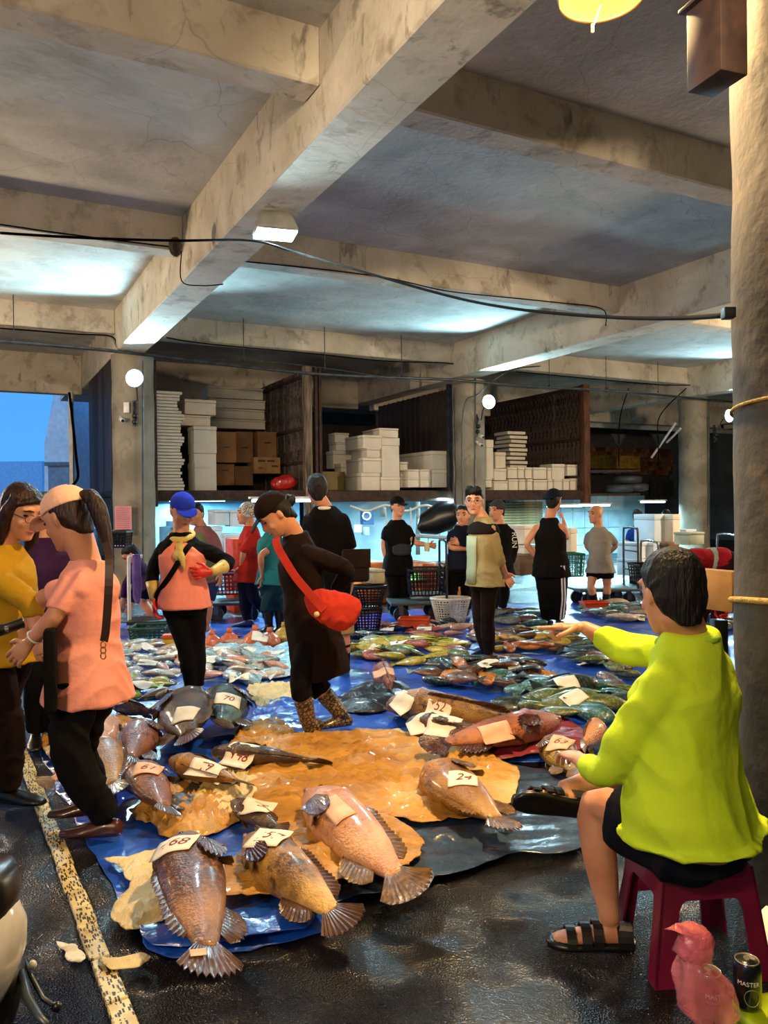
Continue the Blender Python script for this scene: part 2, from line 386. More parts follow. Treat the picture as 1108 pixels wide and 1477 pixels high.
def person(label,Y,J,yaw=0,hyaw=None,hpitch=0,htilt=0,hair='short',hairm=None,skin=None,top=None,bottom=None,sleeve=2,legc=2,
           hem=.06,fat=1.0,shw=.175,hsc=1.14,shoe=None,foot=(None,None),group=None,voxel=.012,hands=(.4,.4),capm=None,folds=.006,
           boot=0,sock=None,tank=False,tloose=1.0,bloose=1.0,ffreq=7,handN=(None,None),point=(False,False),tunic=None,gloves=None,collar=None,hat=None,
           chest=1.0,lean_up=None,noeyes=False,glasses=False,bootm=None,shy=None,lips=True,mx=None,handdir=(None,None),headscarf=None,zf=0.0):
    skin=skin or m_skin; hairm=hairm or m_hair
    if hyaw is None: hyaw=yaw
    def P(k,dy=0):
        q=J[k]; return at(q[0],q[1],Y+(q[2] if len(q)>2 else 0)+dy)
    th=R(yaw); Fv=Vector((math.sin(th),-math.cos(th),0)); Rv=Vector((-math.cos(th),-math.sin(th),0))
    sth=R(shy if shy is not None else yaw); Sv=Vector((-math.cos(sth),-math.sin(sth),0)); Sf=Vector((math.sin(sth),-math.cos(sth),0))
    H,S,Pv=P('H'),P('S'),P('P')
    base=Vector((Pv.x,Pv.y,0))
    if 'base' in J: b=gp(*J['base']); base=Vector((b.x,b.y,0))
    root=thing('person',label,'person',base,0,group)
    def ob(g,name,m,parent,vx=None,**k):
        if vx: me=remesh(g,name,vx,**k)
        else: me=g.mesh(name,True)
        o=link(name,me,m,parent)
        o.matrix_parent_inverse=Matrix.Identity(4)
        off=root.location
        me.transform(Matrix.Translation(-off))
        return o
    # head frame
    a=R(hyaw); hf=Vector((math.sin(a),-math.cos(a),0)); hr=Vector((-math.cos(a),-math.sin(a),0)); hu=Vector((0,0,1))
    rot=Matrix.Rotation(R(-hpitch),3,hr); hf=rot@hf; hu=rot@hu
    rot=Matrix.Rotation(R(htilt),3,hf); hr=rot@hr; hu=rot@hu
    def hp(x,y,z): return H+(hr*x+hf*y+hu*z)*hsc
    g=G()
    g.ell([(hp(0,c,z),hr*w*hsc,hf*d*hsc) for z,w,c,d in HEAD],20)
    # face
    g.tube([hp(0,.088,.022),hp(0,.101,-.005),hp(0,.108,-.026)],[.008*hsc,.010*hsc,.013*hsc],8); g.sph(hp(0,.104,-.030),.0125*hsc,8)
    g.sph(hp(.012,.094,-.034),.0095*hsc,8); g.sph(hp(-.012,.094,-.034),.0095*hsc,8)
    hm=Matrix((hr,hf,hu)).transposed()
    for s in (-1,1):
        g.sph(hp(s*.077,-.008,-.004),(.010*hsc,.018*hsc,.031*hsc),10,hm@Matrix.Rotation(s*.35,3,'Z'))
        g.sph(hp(s*.036,.068,-.028),(.024*hsc,.020*hsc,.022*hsc),10,hm)
        g.tube([hp(s*.012,.094,.036),hp(s*.035,.092,.040),hp(s*.055,.078,.034)],.0085*hsc,6)
    g.sph(hp(0,.080,-.096),(.026*hsc,.018*hsc,.017*hsc),10,hm)
    g.tube([hp(-.022,.083,-.060),hp(0,.093,-.057),hp(.022,.083,-.060)],.0085*hsc,8)
    g.tube([hp(-.02,.080,-.070),hp(0,.090,-.070),hp(.02,.080,-.070)],.0085*hsc,8)
    # neck & torso
    spn=(S-Pv); sl=spn.length; sd=spn.normalized()
    upv=sd
    nb=S+upv*.065
    g.tube([S-upv*.04,nb,H-hu*.05*hsc-hf*.02*hsc,H-hf*.01*hsc],[.070,.065,.061*hsc,.058*hsc],14)
    def torso(gg,gr,ext=0,nk=0,flare=1.0,shn=1.0):
        f=fat; secs=[]
        def dep(Rr): 
            d=Rr.cross(upv); return d.normalized() if d.length>1e-6 else Fv
        prof=[(-.10,.150,.115*f,0),(0,.168*(.5+.5*f),.122*f,0),(.18,.150*f,.112*f,.012),(.36,.138*f,.105*f,.012),(.55,.150*(.5+.5*f),.112*(.4+.6*f),.012),(.75,.168,.115*chest,.01),(.90,.170*shn,.100,0),(1.0,.140*shn,.082,-.005),(1.0+.035/sl,.106*(.5+.5*shn),.072,-.005),(1.0+.08/sl,.070,.064,-.003)]
        if ext:
            prof=[(-ext/sl,(.165*(.5+.5*f)+.010)*flare,.130*f*flare,0)]+prof[1:]
        for t,w,d,fo in prof:
            tt=max(0,min(1,t)); rv=Rv.lerp(Sv,tt).normalized(); dv=dep(rv)
            w*=shw/.175
            gx=gr+(.014 if gr>0 and t<.3 else 0)
            secs.append((Pv+spn*t+(Fv.lerp(Sf,tt))*fo*f, rv*(w+gx),dv*(d+gx)))
        gg.ell(secs,26,True,2.3)
        return secs
    torso(g,-.012 if top else 0)
    so=shw-.035; RS=S+Sv*so-upv*.045; LS=S-Sv*so-upv*.045
    RHp=Pv+Rv*.088-upv*.03; LHp=Pv-Rv*.088-upv*.03
    arms={}; legs={}
    for sd_,s0,e,w in (('R',RS,'RE','RW'),('L',LS,'LE','LW')):
        if e in J: arms[sd_]=[s0,P(e),P(w)]
    for sd_,h0,k,an in (('R',RHp,'RK','RA'),('L',LHp,'LK','LA')):
        if k in J: legs[sd_]=[h0,P(k),P(an)]
    for q in arms.values(): limb(g,q,[.046,.038,.027] if sleeve>1.2 else [.050,.040,.027],bulge=(.002,.005)); g.sph(q[2],.027,10)
    fd={}
    for i,(q_,q) in enumerate(legs.items()):
        limb(g,q,[.078,.050,.034] if bottom and legc>1.2 else [.084,.054,.036],bulge=(.002,.008) if legc>1.2 else (.004,.014)); 
        fy=foot[0 if q_=='R' else 1]; fy=yaw if fy is None else fy
        fz=0; dv_=None
        if isinstance(fy,tuple):
            if len(fy)==3: dv_=fy[2]
            fy,fz=fy[:2]
        fvec=Vector((math.sin(R(fy))*math.cos(R(fz)),-math.cos(R(fy))*math.cos(R(fz)),math.sin(R(fz)))); 
        dwn=Vector(dv_ or (0,0,-1)); dwn=(dwn-fvec*dwn.dot(fvec)).normalized() if abs(fvec.z)<.95 else -fvec
        sdv=fvec.cross(dwn); fd[q_]=(fvec,dwn,sdv)
        A=q[2]
        g.ell([(A+fvec*t+dwn*dz,sdv*w,dwn*h) for t,dz,w,h in ((-.062,.05,.018,.02),(-.045,.045,.030,.034),(0,.040,.034,.040),(.06,.050,.038,.030),(.12,.058,.044,.022),(.165,.062,.038,.016),(.195,.065,.022,.011))],14)
    me=remesh(g,'body',voxel,2)
    # hands joined to the same mesh
    hg=G()
    for i,q_ in enumerate(('R','L')):
        if q_ in arms and (gloves is None):
            q=arms[q_]; d=(q[2]-q[1]); 
            if handdir[i] is not None: d=Vector(handdir[i])
            nn=Vector(handN[i]) if handN[i] is not None else (-(Rv) if q_=='R' else Rv)
            add_hand(hg,q[2]+d.normalized()*.015,d,nn,1 if q_=='R' else -1,hands[i],1.0,point[i])
    if hg.v:
        bm=bmesh.new(); bm.from_mesh(me); tm=hg.mesh('h',True); bm.from_mesh(tm); bmesh.ops.recalc_face_normals(bm,faces=bm.faces); bm.to_mesh(me); bm.free(); me.shade_smooth()
    body=link('body',me,skin,root); me.transform(Matrix.Translation(-root.location))
    # eyes, brows, lips
    if not noeyes:
        for s in (-1,1):
            e=G(); e.sph(hp(s*.033,.0795,.010),(.0145*hsc,.012*hsc,.0065*hsc),10,hm); ob(e,'eye',m_eye,body)
            e=G(); e.tube([hp(s*.014,.100,.034),hp(s*.035,.100,.039),hp(s*.056,.083,.033)],[.003*hsc,.0042*hsc,.002*hsc],6); ob(e,'eyebrow',hairm,body)
        e=G(); e.tube([hp(-.022,.089,-.064),hp(0,.1005,-.062),hp(.022,.089,-.064)],[.002,.0062*hsc,.002],8); ob(e,'lips',m_lip,body)
    if glasses:
        e=G()
        for s in (-1,1):
            pts=[hp(s*.036+.024*math.cos(t),.112,.006+.018*math.sin(t)) for t in [2*math.pi*i/16 for i in range(17)]]
            e.tube(pts,.0022,6,False)
            e.tube([hp(s*.06,.110,.010),hp(s*.080,.07,.012),hp(s*.083,.0,.008)],.002,6)
        e.tube([hp(-.012,.113,.008),hp(.012,.113,.008)],.002,6); ob(e,'glasses',m_steel,root)
    # hair / hats
    vx=.0065 if voxel<=.0105 else max(.008,voxel*.8)
    def shell(zlo,zhi,sc_,yo,zo,keep=None):
        ss=[]
        for z,w,c,d in HEAD:
            if zlo<=z<=zhi: ss.append((hp(0,c+yo,z+zo),hr*w*sc_*hsc,hf*d*sc_*hsc))
        return ss
    if hair in('short','fringe','pony','long','bun'):
        e=G()
        hs=[(-.09,.030,-.070,.018),(-.055,.060,-.048,.046),(-.01,.078,-.030,.071),(.03,.083,-.018,.084),(.065,.082,-.008,.094),(.095,.068,-.008,.084),(.118,.046,-.012,.058),(.130,.018,-.014,.02)]
        e.ell([(hp(0,c,z),hr*w*hsc,hf*d*hsc) for z,w,c,d in hs],20)
        if hair=='fringe':
            for q_,(x0,x1,zz) in enumerate(((-.055,-.068,.045),(-.035,-.046,.055),(-.012,-.026,.050),(.012,-.002,.062),(.035,.030,.055),(.052,.066,.050))):
                yy=.098-abs(x1)*.55; e.tube([hp(x0*.8,.05,.112),hp(x0,.082,.098),hp((x0+x1)/2,yy+.002,.078),hp(x1,yy,zz)],[.026*hsc,.022*hsc,.014*hsc,.005*hsc],8)
            for q_ in range(9):
                aa=q_*.9; e.sph(hp(.062*math.cos(aa)*(.5+.5*(q_%3)/2),.01+.07*math.sin(aa)*(.5+.5*(q_%3)/2),.100+.010*math.cos(q_*2.3)),.036*hsc,10)
            e.sph(hp(.0,.05,.105),(.05*hsc,.05*hsc,.026*hsc),10,hm); e.sph(hp(-.03,.075,.09),.026*hsc,8); e.sph(hp(.03,.07,.095),.024*hsc,8)
        if hair=='long':
            for s in (-1,1):
                e.tube([hp(s*.060,.03,.09),hp(s*.082,.02,.02),hp(s*.085,.005,-.07),hp(s*.09,.0,-.15),hp(s*.08,-.01,-.20)],[.03,.032,.036,.034,.012],10)
            e.tube([hp(0,-.08,.05),hp(0,-.09,-.05),hp(0,-.08,-.15),hp(0,-.07,-.20)],[.05,.06,.06,.02],12)
            e.tube([hp(-.07,.04,.05),hp(-.03,.085,.075),hp(0,.09,.085)],.016,8)
            e.tube([hp(.07,.04,.05),hp(.03,.085,.075),hp(0,.09,.085)],.016,8)
        if hair=='pony':
            e.tube(spline([hp(0,-.085,.055),hp(.004,-.135,.045),hp(.006,-.15,-.03),hp(.01,-.14,-.13),hp(.012,-.13,-.21)],4),[.018,.02,.024,.028,.032,.036,.038,.040,.040,.038,.036,.034,.03,.026,.02,.012,.006],10)
        if hair=='bun': e.sph(hp(0,-.115,.005),(.04,.036,.04),12)
        ho=ob(e,'hair',hairm,root,vx,smooth=2,folds=.004,ffreq=18,fstretch=(1,1,.4))
    if hat in('cap','capb'):
        e=G()
        bw=1 if hat=='cap' else -1
        e.ell([(hp(0,-.006,z),hr*w*hsc,hf*d*hsc) for z,w,d in ((.038,.087,.106),(.06,.087,.105),(.09,.078,.094),(.115,.058,.070),(.130,.034,.040),(.137,.010,.012))],24)
        e2=ob(e,'cap',capm,root,vx,smooth=1)
        e=G()
        e.ell([(hp(0,bw*t-.004,.046-z),hr*w*hsc,hu*.0045) for t,z,w in ((.085,-.002,.070),(.105,.002,.074),(.13,.010,.071),(.155,.020,.058),(.172,.028,.036),(.178,.031,.012))],20)
        ob(e,'brim',capm,e2)
        if mx: # coloured marks on the cap front
            e=G()
            for s in (-1,1): e.box(-.006,.006,-.002,.002,-.018,.018)
            vv=[Vector(x) for x in e.v]; out=[]
            for i,x in enumerate(vv):
                s=-1 if i<8 else 1
                out.append(hp(.03+s*.011+x.x,.088+x.y-.008*(s+1),.075+x.z))
            e.v=[tuple(x) for x in out]; ob(e,'cap_mark',mx,e2)
    if hat=='beanie':
        e=G(); e.ell([(hp(0,-.01,z),hr*w*hsc,hf*d*hsc) for z,w,d in ((.02,.088,.105),(.045,.090,.107),(.048,.086,.103),(.09,.080,.094),(.118,.058,.07),(.138,.03,.036),(.143,.01,.01))],24)
        ob(e,'beanie',capm,root,vx,smooth=1)
    if hat=='scarf':
        e=G(); e.ell([(hp(0,-.012,z),hr*w*hsc,hf*d*hsc) for z,w,d in ((-.04,.078,.082),(.0,.086,.094),(.04,.088,.106),(.08,.080,.096),(.11,.058,.07),(.128,.03,.036),(.133,.01,.01))],24)
        e.sph(hp(0,-.11,-.02),(.03,.03,.035)); ob(e,'headscarf',capm,root,vx,smooth=1,folds=.004,ffreq=14)
    # clothes
    if top:
        e=G(); gr=.014*tloose
        torso(e,gr,ext=hem,flare=tloose if tloose>1 else 1.0,shn=.72 if tank else 1.0)
        if not tank:
            for q in arms.values():
                c=sleeve
                if c>0: limb(e,q,[.056*(.5+.5*tloose),.055*(.6+.4*tloose),.042],cover=c,bulge=(.006,.0))
        ob(e,'shirt' if not tunic else tunic,top,root,voxel,smooth=3 if voxel>.0095 else 14,folds=folds,ffreq=ffreq,seed=J['H'][0]*.013)
    if collar:
        e=G(); pts=[]
        for i in range(19):
            t=2*math.pi*i/18+R(90); pts.append(nb-upv*.018+(Sv*math.cos(t)*.082+Sf*math.sin(t)*.084)+upv*(.012*math.sin(t)*-1))
        e.tube(pts,.017,8,False); ob(e,'collar',collar,root)
    if bottom:
        e=G(); 
        dv=Rv.cross(upv).normalized(); w0=(.168*(.5+.5*fat)); 
        e.ell([(Pv+upv*.17,Rv*(w0-.03),dv*.100*fat),(Pv+upv*.10,Rv*(w0-.012),dv*.108*fat),(Pv,Rv*(w0+.004),dv*.124*fat),(Pv-upv*.10,Rv*(w0+.004),dv*.122*fat)],22)
        for q in legs.values(): limb(e,q,[max(.098*bloose,.094),max(.074*bloose,.066),max(.058*bloose,.05)],cover=legc,bulge=(.0,.010))
        ob(e,'trousers' if legc>1.2 else 'shorts',bottom,root,voxel,smooth=3,folds=folds,ffreq=ffreq+2,seed=J['H'][0]*.021)
    for i,q_ in enumerate(('R','L')):
        if q_ in legs and shoe:
            A=legs[q_][2]; fvec,dwn,sdv=fd[q_]; e=G()
            e.ell([(A+fvec*t+dwn*dz,sdv*w,dwn*h) for t,dz,w,h in ((-.078,.055,.020,.022),(-.062,.045,.036,.040),(0,.042,.042,.046),(.06,.052,.046,.036),(.12,.060,.052,.027),(.175,.064,.046,.021),(.21,.068,.026,.014))],16)
            if boot: limb(e,[A,A.lerp(legs[q_][1],boot)],[.050,.062]);
            ob(e,'boot' if boot else 'shoe',shoe,root,max(.008,voxel*.8),smooth=2)
        if gloves and q_ in arms:
            q=arms[q_]; d=q[2]-q[1]; e=G(); nn=Vector(handN[i]) if handN[i] is not None else (-(Rv) if q_=='R' else Rv)
            if handdir[i] is not None: dd=Vector(handdir[i])
            else: dd=d
            add_hand(e,q[2]+dd.normalized()*.02,dd,nn,1 if q_=='R' else -1,hands[i],1.12,False,.2,1.2)
            o=ob(e,'glove',gloves[0],root)
            e=G(); a_=q[2]; b_=q[2].lerp(q[1],.62)
            e.tube([a_+d.normalized()*.02,a_,a_.lerp(b_,.5),b_],[.032,.036,.046,.056],16); ob(e,'glove_cuff',gloves[1],root)
    return root,dict(H=H,S=S,P=Pv,hp=hp,ob=ob,Rv=Rv,Fv=Fv,Sv=Sv,Sf=Sf,up=upv,arms=arms,legs=legs,root=root,fd=fd,nb=nb)
def strap(name,pts,w,t,m,parent=None,nrm=None):
    """flat band following pts; nrm: outward normal for each point"""
    pts=[Vector(p) for p in pts]; rings=[]
    for i,p in enumerate(pts):
        d=(pts[min(i+1,len(pts)-1)]-pts[max(i-1,0)]).normalized(); n=Vector(nrm[i] if isinstance(nrm,list) else nrm); n=(n-d*n.dot(d)).normalized(); a=d.cross(n)
        rings.append([p+a*w/2+n*t/2,p+a*w/2-n*t/2,p-a*w/2-n*t/2,p-a*w/2+n*t/2])
    g=G(); g.loft(rings); 
    if parent is not None: g.v=[tuple(Vector(x)-parent.location) for x in g.v]
    me=g.mesh(name,False); o=link(name,me,m,parent); return o
def local(g,root):
    g.v=[tuple(Vector(x)-root.location) for x in g.v]; return g
# cloth materials
def cl(name,c1,c2=None,rough=.9,bump=.25,bs=25,**k): return mat(name,c1,c2 or None,scale=4,rough=rough,bump=bump,bscale=bs,spec=.12,**k)
m_neon=cl('neon_yellow_shirt','c2dc30','b4d026',.85)
m_navy=cl('navy_shorts_cloth','10131f','0b0d15')
m_pinkshirt=cl('salmon_pink_shirt','e89a8a','dd8c7c')
m_blackc=cl('black_cloth','0e0c0c','080707')
m_brownblack=cl('dark_brown_cloth','1e110d','140b09')
m_mustard=cl('mustard_sweater','b28a1e','94701a')
m_purple=cl('purple_cloth','3c2048','291533')
m_vest=cl('pink_fleece_vest','f0907c','e4826f')
m_bluecap=cl('blue_cap_cloth','2438b4','1c2c98')
m_pinkcap=cl('pale_pink_cap_cloth','f2bfa4','e6ad92')
m_tan=cl('tan_jacket_cloth','9c8a5e','8a784e'); m_mint=cl('pale_green_panel','a9b292','98a282')
m_greyt=cl('grey_tshirt','8c857a','7b746b'); m_bluet=cl('blue_tshirt','1f3f8e','18316f')
m_red=cl('red_cloth','b02a20','8e2019'); m_redj=cl('red_jacket','b3202c','8e1822'); m_teal=cl('teal_cloth','2c7a80','22616a'); m_tealp=cl('teal_trousers','1a3f48','13303a')
m_maroon=cl('maroon_trousers','31171f','231017'); m_navyp=cl('navy_trousers','151a2c','0e1220')
m_brshoe=mat('brown_leather','4a1f18','35150f',rough=.3,coat=.5)
m_blshoe=mat('black_rubber','0e0d0d',rough=.35); m_blueshoe=mat('blue_shoe_cloth','1e3f7c',rough=.6)
m_white=mat('white_plastic','e9e6df',rough=.4)
m_grue=cl('olive_green_cloth','6a7a58','566548')
def leopard(name,base,spot):
    M=mat(name,base,base,scale=5,rough=.5,coat=.3); overlay(M,'crack',42,spot,.10,.16,dist=.02,fac=.9); return M
m_leo=leopard('leopard_print_rubber','181410','8a6f4c')
m_pat=leopard('patterned_scarf_cloth','ccc8c0','26211f')
PEOPLE={}
# --- seated man in yellow
p,i_=person('heavy man in neon yellow long-sleeved shirt seated on purple stool, pointing left',2.5,
  dict(H=(970,856,0),S=(992,944,.02),P=(997,1190,.06),base=(985,1300),
       RE=(905,938,.42),RW=(843,905,.52),LE=(872,1120,-.02),LW=(836,1096,.22),
       LK=(852,1150,.24),LA=(880,1328,.20),RK=(905,1120,.62),RA=(812,1140,.42)),
  yaw=-118,shy=-128,hyaw=-168,hpitch=8,hair='short',top=m_neon,bottom=m_navy,sleeve=1.72,legc=.72,hem=-.02,fat=1.44,shw=.228,hsc=1.13,
  foot=((-80,12,(.1,-.85,-.5)),-95),voxel=.009,point=(True,False),hands=(.25,.35),folds=.017,ffreq=4.0,tloose=1.08,bloose=1.4,handN=((0,.0,-1),(0,0,-1)),
  collar=cl('green_collar','a8c83c'),noeyes=True,chest=1.25,handdir=((-1,.12,.03),None))
PEOPLE['seated']=(p,i_)
# --- pink T-shirt woman with cap
p,i_=person('woman in salmon pink T-shirt and pale pink cap bending forward, ponytail, brown strap',3.6,
  dict(H=(98,748,0),S=(126,832,.02),P=(128,972,.06),base=(130,1200),
       LE=(78,890,-.16),LW=(44,925,-.12),RE=(60,860,.30),RW=(40,905,.34),
       LK=(98,1082,-.08),LA=(152,1180,0.02),RK=(112,1075,.14),RA=(135,1150,.20)),
  yaw=-105,hyaw=-112,hpitch=22,hair='pony',hairm=m_hairb,hat='cap',capm=m_pinkcap,top=m_pinkshirt,bottom=m_blackc,sleeve=.78,hem=.12,
  shw=.165,shoe=m_brshoe,foot=(-80,-88),voxel=.010,folds=.013,ffreq=5,fat=1.08,tloose=1.12,bloose=1.12,hands=(.3,.25),handN=(None,(.2,1,0)))
PEOPLE['pink']=(p,i_)
# --- mustard woman
p,i_=person('woman with reddish brown hair and glasses in mustard yellow sweater at left edge',4.05,
  dict(H=(30,738,0),S=(4,806,0),P=(0,925,0),base=(5,1150),
       RE=(44,868,-.16),RW=(52,912,-.18),LE=(-30,860,.2),LW=(-10,905,.15),
       RK=(8,1040,-.1),RA=(10,1135,-.05),LK=(-6,1040,.1),LA=(-4,1130,.1)),
  yaw=65,hyaw=62,hpitch=20,hair='long',hairm=m_hairb,top=m_mustard,bottom=m_brownblack,sleeve=1.5,hem=.1,shw=.165,fat=1.15,
  shoe=m_blshoe,foot=(80,80),voxel=.010,folds=.008,glasses=True,tloose=1.1,bloose=1.2)
p,i_=person('person in dark purple top standing between the two women at left',5.0,
  dict(H=(62,742,.1),S=(66,792,.1),P=(66,900,.1),LE=(90,840,.1),LW=(84,880,.0),RE=(42,840,.1),RW=(46,880,0),LK=(78,985,0.05),LA=(80,1055,.1),RK=(52,985,.05),RA=(52,1055,.1)),
  yaw=20,hyaw=-60,top=m_purple,bottom=m_blackc,shoe=m_blshoe,shw=.16)
# --- blue cap woman
p,i_=person('woman in pink fleece vest, blue cap, yellow neckerchief and red rubber gloves',6.35,
  dict(H=(263,737,0),S=(262,782,0),P=(266,868,0),base=(280,1000),
       RE=(219,826,.02),RW=(222,862,-.04),LE=(333,812,.0),LW=(308,824,-.16),
       RK=(268,934,-.03),RA=(276,990,0),LK=(284,932,.03),LA=(286,988,.06)),
  yaw=12,hyaw=30,hpitch=20,hair='short',hairm=m_hairb,hat='cap',capm=m_bluecap,top=m_blackc,bottom=m_blackc,sleeve=1.7,hem=.03,
  shoe=m_blshoe,voxel=.011,gloves=(mat('red_rubber','e03416',rough=.35,coat=.3),mat('yellow_rubber','d8b860',rough=.45)),handN=((1,0,0),(0,1,0)),handdir=(None,(-1,-.1,-.1)),bloose=.85,fat=1.0)
I=i_; e=G(); n=26
def vest(I,gr,ext,m,name='vest',fr=.9,shn=.86,Y=None):
    e=G(); Pv,S,up,Rv,Fv=I['P'],I['S'],I['up'],I['Rv'],I['Fv']; sp=S-Pv; dv=Rv.cross(up).normalized(); sl=sp.length
    secs=[]
    for t,w,d in ((-ext/sl,.185,.145),(0,.178,.138),(.2,.168,.130),(.4,.160,.125),(.6,.168,.130),(.78,.175,.130),(.92,.150*shn,.105),(1.0,.105*shn,.080),(1.05,.072,.066)):
        q_=.016 if t<.3 else 0; secs.append((Pv+sp*t,Rv*(w+gr+q_),dv*(d+gr+q_)))
    e.ell(secs,28,True,2.3); return I['ob'](e,name,m,I['root'],.011,smooth=3,folds=.007,ffreq=6)
vest(I,.016,.05,m_vest)
m_neck=cl('pale_yellow_neckerchief','d8c478','c4ad60')
e=G(); S=I['S']
pts=[S+Vector((math.cos(t)*.085,math.sin(t)*.085,.055-.035*(-math.sin(t)))) for t in [2*math.pi*i/16 for i in range(17)]]
e.tube(pts,.026,10,False); e.sph(S+Vector((.02,-.13,-.03)),(.04,.03,.035)); e.tube([S+Vector((.02,-.14,-.04)),S+Vector((.045,-.165,-.12)),S+Vector((.06,-.165,-.22))],[.03,.032,.006],8)
e.tube([S+Vector((.02,-.14,-.04)),S+Vector((-.01,-.16,-.10)),S+Vector((.0,-.165,-.14))],[.025,.028,.008],8)
I['ob'](e,'neckerchief',m_neck,I['root'],.010,folds=.006,ffreq=16)
q=[I['S']+Vector((.11,-.09,.0)),I['S']+Vector((.07,-.158,-.06)),I['S'].lerp(I['P'],.5)+Vector((-.05,-.165,0)),I['S'].lerp(I['P'],.85)+Vector((-.185,-.10,0)),I['P']+Vector((-.215,0.0,-.02))]
o=strap('bag_strap',spline(q,5),.042,.008,m_blackc,None,(0,-1,.1)); tag(o,'black crossbody strap over the pink fleece vest','strap')
# --- brown tunic woman
p,i_=person('woman in dark brown long tunic, black cap and leopard boots bending over fish',5.15,
  dict(H=(398,742,-.05),S=(428,786,0),P=(448,888,.05),base=(450,1060),
       LE=(504,822,.02),LW=(484,852,.16),RE=(430,850,.28),RW=(465,860,.26),
       LK=(432,985,-.12),LA=(446,1046,-.05),RK=(452,982,.1),RA=(492,1030,.12)),
  yaw=-72,shy=-66,hyaw=-72,hpitch=42,hair='bun',hat='cap',capm=m_brownblack,mx=mat('gold_mark','d9b36a'),top=m_brownblack,bottom=m_blackc,sleeve=2,hem=.40,legc=1.32,
  shoe=m_leo,boot=.62,foot=(-70,(-60,-42)),voxel=.010,folds=.008,fat=1.15,shw=.17,tloose=1.08,tunic='tunic',bloose=.95,handN=(None,(0,1,0)))
I=i_
m_redbag=cl('red_bag_cloth','c0392a','a22e22')
bagc=at(480,875,4.85)
root=thing('shoulder_bag','red slouchy shoulder bag hanging on the brown tunic woman','bag',bagc)
e=G(); e.ell([(bagc+Vector((x,0,z)),Vector((0,d,0)),Vector((0,0,h))) for x,z,d,h in ((-.17,.05,.02,.02),(-.14,.03,.05,.07),(-.06,.0,.07,.11),(.04,-.03,.075,.125),(.12,-.03,.06,.10),(.165,-.01,.03,.05),(.175,0,.01,.01))],20)
link('bag_body',remesh(local(e,root),'bag_body',.009,folds=.008,ffreq=9),m_redbag,root)
q=[at(398,776,5.0),at(402,792,4.93),at(425,830,4.86),at(450,860,4.80),at(468,880,4.78)]
strap('bag_strap',spline(q,5),.05,.008,m_redbag,root,(-.3,-1,.2))
e=G(); e.sph(at(457,886,4.76),.018,10); local(e,root).obj('bag_badge',mat('cream_badge','d8c890'),root,smooth=True)
# --- man behind, black polo
p,i_=person('man seen from behind in black polo with white-striped collar, beige shorts',7.2,
  dict(H=(457,706,0),S=(470,742,0),P=(478,862,0),base=(495,975),RE=(508,800,.0),RW=(507,840,-.05),LE=(440,800,.05),LW=(448,840,.05),
       RK=(496,915,-.04),RA=(497,965,0),LK=(470,915,.08),LA=(472,960,.1)),
  yaw=172,hyaw=195,hair='short',top=m_blackc,bottom=cl('beige_shorts','b89860'),sleeve=.8,legc=1.05,shoe=m_blackc,boot=.75,shw=.19,fat=1.12,tloose=1.15,bloose=1.25,collar=m_white,noeyes=True)
I=i_
mbc=at(513,815,7.0); root=thing('messenger_bag','dark brown messenger bag on hip of man in black polo','bag',mbc,R(15))
g=G(); g.box(-.12,.12,-.05,.05,-.15,.14); me=g.obj('bag_body',cl('dark_brown_canvas','2c211c'),root,bevel=.03,seg=3)
g=G(); g.box(-.125,.125,-.062,-.05,-.02,.145); g.obj('flap',cl('dark_brown_canvas','2c211c'),root,bevel=.005)
# --- red vest man & teal person, others
p,i_=person('person in red sweatshirt with patterned grey headscarf walking by crates',10.0,
  dict(H=(356,741,0),S=(361,768,0),P=(358,828,0),base=(360,900),LE=(352,792,-.2),LW=(348,815,-.1),RE=(378,798,.1),RW=(372,818,.05),
       LK=(366,862,-.05),LA=(385,882,.05),RK=(352,864,0),RA=(358,894,0)),
  yaw=-55,hyaw=-70,hat='scarf',hair='none',capm=m_pat,top=m_red,bottom=m_navyp,sleeve=1.2,hem=.1,shoe=m_blueshoe,foot=(-80,(100,20)),voxel=.013,tloose=1.15)
p,i_=person('worker in teal shirt and teal waders with black boots behind the tunic woman',9.3,
  dict(H=(398,748,.2),S=(392,778,.1),P=(393,838,0),base=(392,905),LE=(376,800,-.1),LW=(378,828,-.1),RE=(412,800,.1),RW=(414,826,.05),
       LK=(386,872,0),LA=(388,900,0),RK=(402,872,.05),RA=(404,900,.05)),
  yaw=-25,top=m_teal,bottom=m_tealp,sleeve=.7,legc=1.4,shoe=m_blshoe,boot=.8,voxel=.013,tloose=1.1,bloose=1.2)
p,i_=person('person in green vest and checked pink shirt mostly hidden behind blue cap woman',9.4,
  dict(H=(282,742,.1),S=(292,768,.1),P=(296,832,.1),base=(296,910),LE=(317,800,.1),LW=(318,826,.0),RE=(270,800,.1),RW=(272,826,.1),
       LK=(300,872,0),LA=(298,902,0),RK=(282,872,.1),RA=(280,900,.1)),
  yaw=-15,top=cl('checked_pink_cloth','94626a'),bottom=cl('blue_floral_shorts','2c3a6a'),legc=.9,sleeve=1.6,voxel=.013)
vest(i_,.012,.02,m_grue)
p,i_=person('stooping person in dark clothes and navy shoe beside the left column',10.2,
  dict(H=(190,800,.1),S=(196,816,.1),P=(212,842,0),base=(218,905),LE=(182,842,.0),LW=(178,862,.0),RE=(196,850,.1),RW=(190,868,.1),
       LK=(206,868,-.02),LA=(226,896,0),RK=(212,872,.1),RA=(222,892,.2)),
  yaw=-80,hpitch=40,top=m_purple,bottom=m_navyp,legc=.75,shoe=m_navyp,voxel=.013,foot=(70,70))
